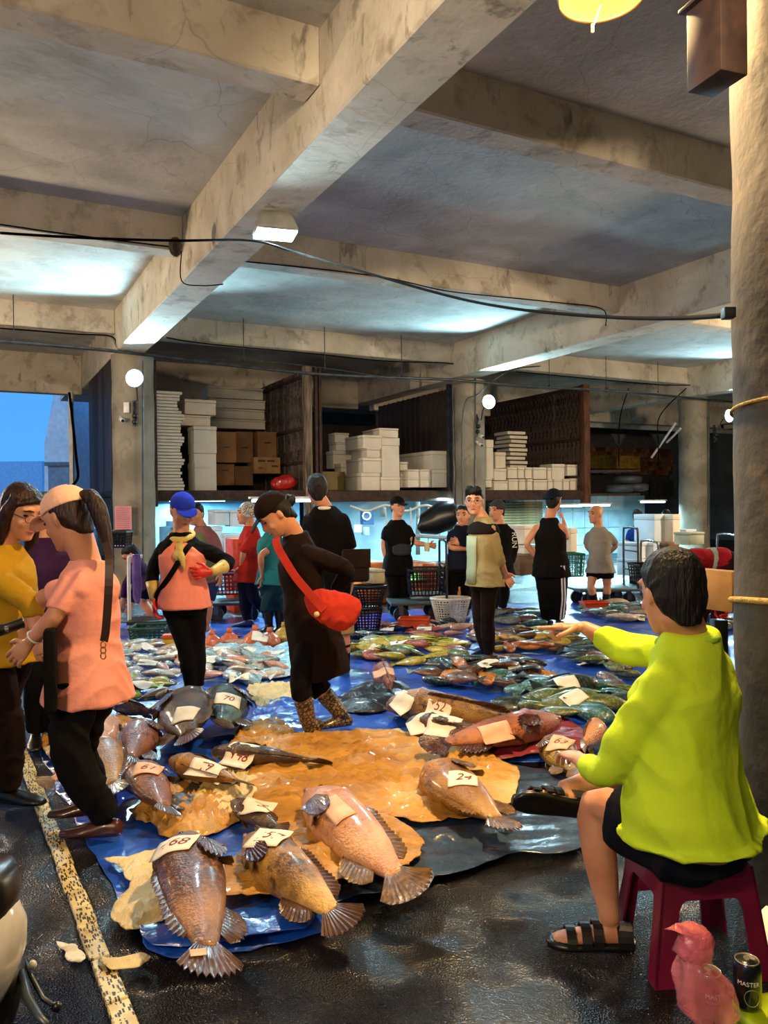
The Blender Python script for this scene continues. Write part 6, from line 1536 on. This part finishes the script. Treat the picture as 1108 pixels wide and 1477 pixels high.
# shutter slats
def shutter(x0,x1,y0,y1,v,n,m,label):
    u0,z1=onv(x0,y0,v); u1,_=onv(x1,y0,v); _,z0=onv(x0,y1,v); root=sthing('roller_shutter',label,'shutter',u0,v,0); me=None
    for i in range(n):
        h=(z1-z0)/n; z=z0+i*h
        if me is None: g=G(); g.loft([[Vector((x,0,0)),Vector((x,-.03,h*.35)),Vector((x,-.03,h*.6)),Vector((x,0,h*.93)),Vector((x,.02,h*.5))] for x in (0,u1-u0)]); o=g.obj('slat',m,root); me=o.data
        else: o=bpy.data.objects.new('slat',me); COL.objects.link(o); o.parent=root
        o.location=(0,0,z)
    return root
shutter(705,782,724,772,17.6,12,mat('beige_shutter','9c8a62','7c6c4a',rough=.5,metal=.3),'beige roller shutter behind the tank top man')
shutter(938,992,692,716,24.0,8,mat('dark_shutter','4a4c48','34363a',rough=.5),'dark roller shutter near the right column')
shutter(440,470,700,760,19.0,14,mat('grey_shutter','5a5e60','44484a',rough=.5,metal=.3),'grey roller shutter behind the black polo man')
for a in ((410,722,11.8,1.0,'fluorescent tube above the left stall',60),(560,716,17.5,3.2,'long fluorescent tube under the middle container',260),(815,730,19.3,1.1,'bright fluorescent tube left of the bald man head',330),(860,729,19.6,.9,'fluorescent tube just above the bald man head',330),(942,724,21.5,.9,'fluorescent tube above the blue shirt man',110),(285,722,17.0,1.2,'fluorescent tube behind the blue cap woman',130)):
    tubelamp(a[0],a[1],a[2],a[3],a[4],a[5])
# hanging unlit tubes over the right stalls
for k,(a,b,lb) in enumerate((((940,660),(975,610),'long slanting dead tube lamp below steel beam'),((962,638),(982,618),'short slanting dead tube lamp beside the long one'))):
    g=G(); g.tube([at(*a,20.5),at(*b,20.0)],.03,8); tag(g.obj('lamp_tube',mat('white_tube','c8ccd0')),lb,'tube lamp')
# pale steel beam and bricks
u0,z=onv(848,612,19.4); u1,_=onv(1060,617,19.4); g=G(); g.box(u0,u1,19.3,19.42,z-.10,z+.10); struct(sobj(g,'trim_91',mat('pale_painted_beam','b4b6ae','9a9c94'),bevel=.01))
for px in (893,950):
    p=at(px,626,19.8); g=G(); g.add([Vector((-.25,0,0)),Vector((.25,0,0)),Vector((0,0,-.35)),Vector((-.25,.04,0)),Vector((.25,.04,0)),Vector((0,.04,-.35))],[(0,1,2),(5,4,3),(0,3,4,1),(1,4,5,2),(2,5,3,0)]); o=g.obj('gusset',m_black); o.location=p; o.rotation_euler.z=YAW; tag(o,'black triangular gusset under the steel beam, %s'%('left' if px<900 else 'right'),'bracket')
    cable('cable','thin vertical cable through the %s gusset'%('left' if px<900 else 'right'),[at(px+ (14 if px<900 else 40),560,19.7),at(px+2,600,19.7),at(px,640,19.8),at(px,672,20.5)],.014)
mb=[mat('brick_brown','7a4a2c','5c3620',scale=6,rough=.9),mat('brick_dark','4a2c1c','38200f',scale=6,rough=.9),mat('brick_tan','8c6038','6e4a2a',scale=6,rough=.9)]
uA,zA=onv(850,644,24.0); uB,_=onv(1000,648,24.0); _,zB=onv(850,684,24.0)
g=G(); g.box(uA,uB,24.06,24.2,zB,zA); bw=sobj(g,'wall_brick_band',mat('mortar','4a3c30')); struct(bw)
rows=6; nc=24; h=(zA-zB)/rows; w=(uB-uA)/nc; bms=[None]*3
for j in range(rows):
    for i in range(nc):
        k=rnd.choices((0,1,2),(5,2,3))[0]
        if bms[k] is None: g=G(); g.box(.01,w-.01,-.05,0,.01,h-.01); bms[k]=g.mesh('brick'); bms[k].materials.append(mb[k])
        o=bpy.data.objects.new('brick',bms[k]); COL.objects.link(o); o.parent=bw; o.location=(uA+i*w+(w/2 if j%2 else 0),24.06+rnd.uniform(-.012,.012),zB+j*h)
g=G(); g.box(uA-6,uB+4,24.2,24.4,zA-.0,HS); struct(sobj(g,'wall_upper',mat('dim_wall','5e5e5c','4c4c4a')))
g=G(); g.box(uA-3,uB+4,24.2,24.4,1.5,zB); struct(sobj(g,'wall_lower',mat('dim_wall2','4a4440','3a3432')))
# tyres / tubs on the rack under cartons
for k,(px,py,Y) in enumerate(((905,692,20.6),(893,705,20.5),(915,703,20.7))):
    p=at(px,py,Y); root=tag((lambda g:(g.ell([(Vector((0,0,z)),Vector((r,0,0)),Vector((0,r*.8,0))) for z,r in ((-.1,.25),(-.07,.36),(.07,.38),(.1,.26))],24),g.obj('tub',mat('dark_grey_tub','3c4044',rough=.5),smooth=True))[1])(G()),'dark grey plastic tub on the far rack, %s'%('upper','lower left','lower right')[k],'tub'); root.location=p
g=G(); p=at(850,712,20.3); q=at(928,712,20.3); g.box(0,(q-p).length,0,.7,-.06,.0); o=g.obj('rack_shelf',m_rust); o.location=p; o.rotation_euler.z=R(8); tag(o,'dark far rack shelf under the grey tubs','shelf')
g=G(); g.box(0,(q-p).length,0,.7,-.05,.0); o=g.obj('rack_shelf',m_rust); o.location=at(850,678,20.3); o.rotation_euler.z=R(8); tag(o,'upper far rack shelf under the glossy cartons','shelf')
# foam crates right (blue lit)
K=0
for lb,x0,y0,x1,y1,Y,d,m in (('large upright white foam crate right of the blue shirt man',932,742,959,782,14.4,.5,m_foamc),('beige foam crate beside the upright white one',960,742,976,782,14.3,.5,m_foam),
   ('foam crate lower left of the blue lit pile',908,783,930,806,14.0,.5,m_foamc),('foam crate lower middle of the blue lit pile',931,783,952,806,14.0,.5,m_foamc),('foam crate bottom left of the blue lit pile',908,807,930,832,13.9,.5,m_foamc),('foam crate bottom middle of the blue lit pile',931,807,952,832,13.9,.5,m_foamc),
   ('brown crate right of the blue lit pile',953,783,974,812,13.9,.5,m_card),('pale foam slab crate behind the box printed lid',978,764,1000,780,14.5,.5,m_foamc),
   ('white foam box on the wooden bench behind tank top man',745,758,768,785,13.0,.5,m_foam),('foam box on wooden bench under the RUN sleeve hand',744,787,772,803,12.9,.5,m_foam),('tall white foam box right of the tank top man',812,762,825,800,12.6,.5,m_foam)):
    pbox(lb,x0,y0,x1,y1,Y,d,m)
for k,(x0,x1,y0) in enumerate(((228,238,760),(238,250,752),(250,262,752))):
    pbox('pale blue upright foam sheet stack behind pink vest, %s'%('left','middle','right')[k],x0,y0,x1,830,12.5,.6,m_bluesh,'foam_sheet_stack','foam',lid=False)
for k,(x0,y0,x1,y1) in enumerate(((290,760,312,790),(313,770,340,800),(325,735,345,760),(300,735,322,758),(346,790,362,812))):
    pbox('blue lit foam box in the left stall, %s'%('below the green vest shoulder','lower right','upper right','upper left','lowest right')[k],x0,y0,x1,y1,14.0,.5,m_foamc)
o_red=mat('orange_red_plastic','d8481c','b83814',rough=.4)
pbox('red orange plastic tub between blue cap woman and red shirt',326,777,350,800,11.5,.4,o_red,'plastic_tub','tub',lid=False,ground=True)
m_orange=mat('orange_tub_plastic','c86a1c','9c4c12',rough=.45,coat=.2)
for k,(x0,y0,x1,y1,Y) in enumerate(((500,812,556,850,12.2),(590,812,618,850,12.3),(650,815,668,850,12.0),(655,822,676,872,11.8))):
    pbox('big orange fish tub, %s'%('left of the black T-shirt man','behind the black basket trolley','left of dark shirt person legs','right of dark shirt person legs')[k],x0,y0,x1,y1,Y,.8,m_orange,'fish_tub','tub',lid=False,ground=True,bev=.04)
pbox('low wooden bench behind the tank top man',736,800,775,830,12.6,.5,mat('worn_wood','6a5236','4c3a26',scale=5,rough=.8,stretch=(.3,3,3)),'wooden_bench','bench',lid=False)
pbox('cream plastic pail standing on the black baskets',527,822,549,842,9.6,.3,mat('cream_plastic','cfc8a4'),'pail','pail',lid=True)
# meters and pipes in the middle stall, rails
for k,(x0,y0,x1,y1,m,lb) in enumerate(((521,737,538,757,mat('dark_blue_meter','1c3658'),'dark blue meter box on the middle stall wall'),(512,757,520,768,m_foamc,'small pale box under the meter'),(523,760,531,772,mat('grey_meter','70828c'),'grey meter box under the dark blue one'))):
    pbox(lb,x0,y0,x1,y1,18.5,.2,m,'meter_box','box',lid=False)
p=at(529,744,18.38); g=G(); g.tube([p+Vector((.09*math.cos(t),0,.09*math.sin(t))) for t in [2*math.pi*i/16 for i in range(17)]],.015,6,False); tag(g.obj('dial',m_white,smooth=True),'round pale dial on the dark blue meter box','dial')
for px in (554,603,604.5): pass
for k,(px,y0,y1) in enumerate(((603,724,800),(552,728,745))):
    g=G(); g.tube([at(px,y0,15.5),at(px,y1,15.5)],.045,10); tag(g.obj('support_pipe',mat('pale_blue_pipe','9cb8c4'),smooth=True),'pale support pipe in the middle stall, %s'%('right','left')[k],'pipe')
cable('rail','pale blue horizontal rail across the middle stall',[at(555,773,13),at(600,773,13),at(655,776,13)],.03,mat('pale_blue_pipe','9cb8c4'),'rail')
cable('hose','wavy white hose hanging along the middle stall top',[at(x,733+4*math.sin(x*.11),15) for x in range(505,656,10)],.022,m_white,'hose')
for k,px in enumerate((556,570,592,618,634)): cable('strap','white hanging strap in the middle stall, %s from the left'%ords[k],[at(px,732,14.9),at(px+1,755,14.9),at(px-1,790,14.9)],.012,m_white,'strap')
p=at(630,755,14); root=thing('machine_cover','black rounded machine cover hanging in the middle stall','cover',p); g=G(); g.ell([(Vector((x,0,z)),Vector((0,.3,0)),Vector((0,0,h))) for x,z,h in ((-.35,-.05,.05),(-.28,0,.18),(0,.08,.28),(.28,.16,.26),(.36,.14,.12))],18,True,2.6); g.obj('cover_body',m_blshoe,root,smooth=True)
sheet('plastic_sheet','pale green plastic sheet heap behind the black T-shirt man','sheet',[(588,872),(612,872),(616,860),(590,860)],mat('lime_film','8fd06a',rough=.3),step=.06,amp=.1,freq=4,z0=.35,seed=81,puff=.1)
# trolleys
def trolley(px0,px1,py,Y,label,handle_side=1,hh=1.0,m=m_steel,hp=None,deckz=.22):
    a=at(px0,py,Y); b=at(px1,py,Y); w=b.x-a.x; root=thing('hand_trolley',label,'trolley',((a.x+b.x)/2,Y,0),R(6))
    g=G(); g.box(-w/2,w/2,-.3,.3,deckz,deckz+.04); g.obj('platform',mat('trolley_deck','3c4446',rough=.5),root,bevel=.01)
    for sx in (-1,1):
        for sy in (-1,1):
            c=(sx*(w/2-.14),sy*.24,.10); g=G(); g.tube([(c[0],c[1]-.025,c[2]),(c[0],c[1]+.025,c[2])],.10,20); wv=g.obj('wheel',m_blshoe,root,smooth=False)
            g=G(); g.box(c[0]-.03,c[0]+.03,c[1]-.035,c[1]+.035,.10,deckz); g.obj('wheel_fork',m_steel,root)
    x=handle_side*w/2; g=G(); g.tube(spline([(x,-.26,deckz),(x,-.26,hh-.1),(x,-.18,hh),(x,.18,hh),(x,.26,hh-.1),(x,.26,deckz)],5),.017,8); g.obj('handle',m,root,smooth=True)
    for z in (.45,.7): g=G(); g.tube([(x,-.26,z*hh),(x,.26,z*hh)],.012,6); g.obj('handle_bar',m,root)
    return root
m_chrome=mat('chrome','c8ccd0',rough=.2,metal=.9)
trolley(560,640,860,10.6,'platform trolley carrying the large black basket',1,1.05,m_black)
trolley(826,912,860,11.9,'platform trolley with rail handle right of the bald man',1,1.15,m_steel)
trolley(935,1010,850,10.9,'trolley with chrome hoop handle behind the red jacket person',-1,1.0,m_chrome)
trolley(1000,1050,850,11.5,'trolley with red deck and chrome hoop near the right column',1,1.05,m_chrome)
trolley(300,378,872,10.8,'low trolley carrying the dark red crate in left aisle',1,.6,m_steel)
def hoopstand():
    a=gp(187,912); root=thing('cart_handle','white cart frame with purple towel beside the pink T-shirt woman','cart',a,R(10)); g=G()
    h=at(187,803,a.y).z; g.tube(spline([(0,0,0),(0,0,h-.1),(.03,0,h),(.15,0,h),(.16,0,h-.0)],4),.022,10); g.obj('frame',m_white,root,smooth=True)
    g=G(); g.box(.0,.5,-.25,.25,.12,.16); g.obj('platform',m_black,root)
    for s in (-.18,.18):
        g=G(); g.tube([(.12,s-.02,.07),(.12,s+.02,.07)],.07,16); g.obj('wheel',m_blshoe,root)
    q=Vector((.10,-.02,h)); g=G(); g.ell([(q+Vector((.0,0,z)),Vector((w,0,0)),Vector((0,.03,0))) for z,w in ((.03,.05),(-.05,.055),(-.3,.06),(-.5,.055),(-.58,.02))],14); me=remesh(g,'towel',.012,folds=.01,ffreq=14,fstretch=(2,2,.3)); me.transform(root.matrix_basis); o=link('towel',me,cl('purple_towel','6e5a9a','5a4884')); tag(o,'purple towel hanging on the white cart handle','towel')
hoopstand()
# baskets
def basket(label,px,py,rt,rb,h,m,z=0,nb=36,nr=8,Y=None,rz=0,ell=.75,name='laundry_basket',handles=False):
    p=gp(px,py) if Y is None else at(px,py,Y); p.z=z; root=thing(name,label,'basket',p,R(rz))
    def ringp(r,zz,n=48): return [(r*math.cos(t),r*ell*math.sin(t),zz) for t in [2*math.pi*i/n for i in range(n+1)]]
    g=G()
    for j in range(nr+1):
        f=j/nr; g.tube(ringp(rb+(rt-rb)*f,.01+(h-.03)*f,36),.007 if j else .012,5,False)
    for i in range(nb):
        t=2*math.pi*i/nb; g.tube([(rb*math.cos(t),rb*ell*math.sin(t),.01),(rt*math.cos(t),rt*ell*math.sin(t),h-.02)],.0075,5)
    g.obj('lattice',m,root)
    g=G(); g.ell([(Vector((0,0,.006)),Vector((r,0,0)),Vector((0,r*ell,0))) for r in (rb,)]+[(Vector((0,0,.016)),Vector((rb,0,0)),Vector((0,rb*ell,0)))],32); g.obj('base',m,root)
    g=G(); g.tube(ringp(rt,h),.017,8,False); g.obj('rim',m,root,smooth=True)
    return root
basket('white plastic laundry basket on the far tarpaulin edge',650,897,.255,.185,.31,m_white,nb=34,nr=9)
basket('black round basket lower one of two beside tunic woman',529,912,.19,.145,.30,m_blshoe,nb=26,nr=8)
bz=.30; basket('black round basket upper one stacked beside tunic woman',533,912,.21,.14,.26,m_blshoe,z=bz,nb=26,nr=7,Y=gp(529,912).y)
def crate(label,x0,x1,y0,y1,Y,m,dep=.4,name='crate',slots=True,ground=False,rz=6):
    a=at(x0,y1,Y); b=at(x1,y1,Y); t=at(x0,y0,Y); w=b.x-a.x; z0=0.0 if ground else a.z; h=t.z-z0; root=thing(name,label,'crate',((a.x+b.x)/2,Y+dep/2,z0),R(rz)); g=G(); s=.88
    g.box(-w/2*s,w/2*s,-dep/2*s,dep/2*s,0,.015); 
    nbx=max(6,int(w/.05)); 
    for sy in (-1,1):
        for i in range(nbx+1):
            x=(i/nbx-.5)*w; g.tube([(x*s,sy*dep/2*s,.01),(x,sy*dep/2,h)],.008,4)
    for sx in (-1,1):
        for i in range(6): y=(i/5-.5)*dep; g.tube([(sx*w/2*s,y*s,.01),(sx*w/2,y,h)],.008,4)
    for j in range(6):
        f=j/5; k=s+(1-s)*f; g.tube([(-w/2*k,-dep/2*k,h*f),(w/2*k,-dep/2*k,h*f),(w/2*k,dep/2*k,h*f),(-w/2*k,dep/2*k,h*f),(-w/2*k,-dep/2*k,h*f)],.007,4)
    g.obj('lattice',m,root)
    g=G(); g.tube([(-w/2,-dep/2,h),(w/2,-dep/2,h),(w/2,dep/2,h),(-w/2,dep/2,h),(-w/2,-dep/2,h)],.018,6); g.obj('rim',m,root)
    return root
crate('large black slotted basket on the platform trolley',588,645,823,860,10.5,m_blshoe,.5)
crate('dark red slotted crate behind the pink vest woman',305,352,828,858,10.7,mat('dark_red_plastic','6c1c24'),.45)
crate('dark green fish crate behind the pink T-shirt woman',184,234,908,930,gp(210,930).y,mat('dark_green_plastic','1e4a38'),.4,ground=True)
crate('green plastic crate between tank top man and bald man',815,842,800,832,11.6,mat('green_plastic','1f6a44'),.4)
crate('black slotted crate behind the seated man head',922,948,816,840,10.4,m_blshoe,.4)
crate('black perforated tray beside left column',152,178,768,790,9.5,m_blshoe,.4)
# orange basket on tarp, small yellow box, red tray
def tray(label,px,py,w,d,h,m,rz=10):
    p=gp(px,py); root=thing('plastic_tray',label,'tray',p+Vector((0,0,.05)),R(rz)); g=G(); g.box(-w/2,w/2,-d/2,d/2,0,.012,.02)
    for a in ((-w/2,w/2,-d/2,-d/2+.012),(-w/2,w/2,d/2-.012,d/2),(-w/2,-w/2+.012,-d/2,d/2),(w/2-.012,w/2,-d/2,d/2)): g.box(a[0],a[1],a[2],a[3],0,h)
    g.obj('tray_body',m,root); g=G(); g.tube([(-w/2,-d/2,h),(w/2,-d/2,h),(w/2,d/2,h),(-w/2,d/2,h),(-w/2,-d/2,h)],.012,6); g.obj('rim',m,root); return root
tray('orange red tray on the far fish heap at the centre',598,912,.36,.26,.12,o_red,-8)
tray('red tray near the bald man boots',857,884,.34,.22,.10,o_red)
p=gp(247,938); root=thing('small_box','small yellow and orange box beside the blue cap woman legs','box',p+Vector((0,0,.03)),R(8)); g=G(); g.box(-.085,.085,-.06,.06,0,.10); g.obj('box_body',mat('yellow_plastic','e0b020'),root,bevel=.008); g=G(); g.box(-.088,.088,-.063,.063,.10,.145); g.obj('lid',mat('orange_plastic','e0601c'),root,bevel=.008)
# cardboard crate with post left of near column
p=at(1043,850,3.6)
pbox('pale cardboard crate on dark post behind the near column',1036,824,1062,884,3.9,.25,mat('pale_cardboard','a8804c','8c6838'),'carton','carton',lid=False,bev=.004)
g=G(); a=at(1049,892,3.95); g.box(-.035,.035,-.035,.035,0,a.z-.02); o=g.obj('post',m_blshoe,bevel=.005); o.location=(a.x,a.y+.1,0); tag(o,'dark square post under the pale cardboard crate','post')
p=at(868+120,768,10.4); pbox('white plastic box with green print on the trolley handle',983,768,1016,786,10.4,.25,mat('pale_green_box','c4ccb0'),'storage_box','box',lid=True)
# distant white hall outside and low roof
m_ext=mat('outside_white_wall','e4ecf2','d0dae2',rough=.8); m_extd=mat('outside_grey','707c86')
def ext(px0,px1,y0,y1,Y,dep,m,name,label,cat):
    a=at(px0,y1,Y); b=at(px1,y1,Y); t=at(px0,y0,Y); g=G(); g.box(a.x,b.x,Y,Y+dep,0,t.z); return tag(g.obj(name,m),label,cat)
ext(-200,62,668,760,60,10,mat('outside_blue_roof','a8cce8','90b8dc'),'distant_shed','low distant bluish shed outside at left','building')
g=G(); P=[at(64,640,26),at(78,566,26),at(104,560,26),at(110,760,26),at(64,760,26)]; P=[Vector((q.x,26,max(0,q.z))) for q in P]; g.loft([P,[q+Vector((1.2,8,0)) for q in P]]); root=thing('warehouse','white slanting warehouse wall outside the left opening','building',(0,0,0)); g.obj('wall',m_ext,root)
a=at(70,672,25.9); b=at(100,672,25.9); g=G(); g.box(a.x,b.x,25.86,25.98,0,a.z); g.obj('roller_door',mat('outside_door','8c9cac'),root); g=G(); g.box(a.x-.1,b.x+.1,25.8,25.98,a.z,a.z+.12); g.obj('lintel',m_extd,root)
cable('cable','black cable hanging at the edge of the left opening',[at(100,566,17),at(104,600,17),at(110,660,17),at(112,690,17),at(98,705,17)],.03)
g=G(); g.box(-.04,.04,-.04,.04,0,(at(104,566,17.2)).z); o=g.obj('post',m_white); o.location=(at(104,700,17.2).x,17.2,0); tag(o,'pale post at the edge of the left opening','post')
print('TIME all',time.time()-T0,'fish',NF)
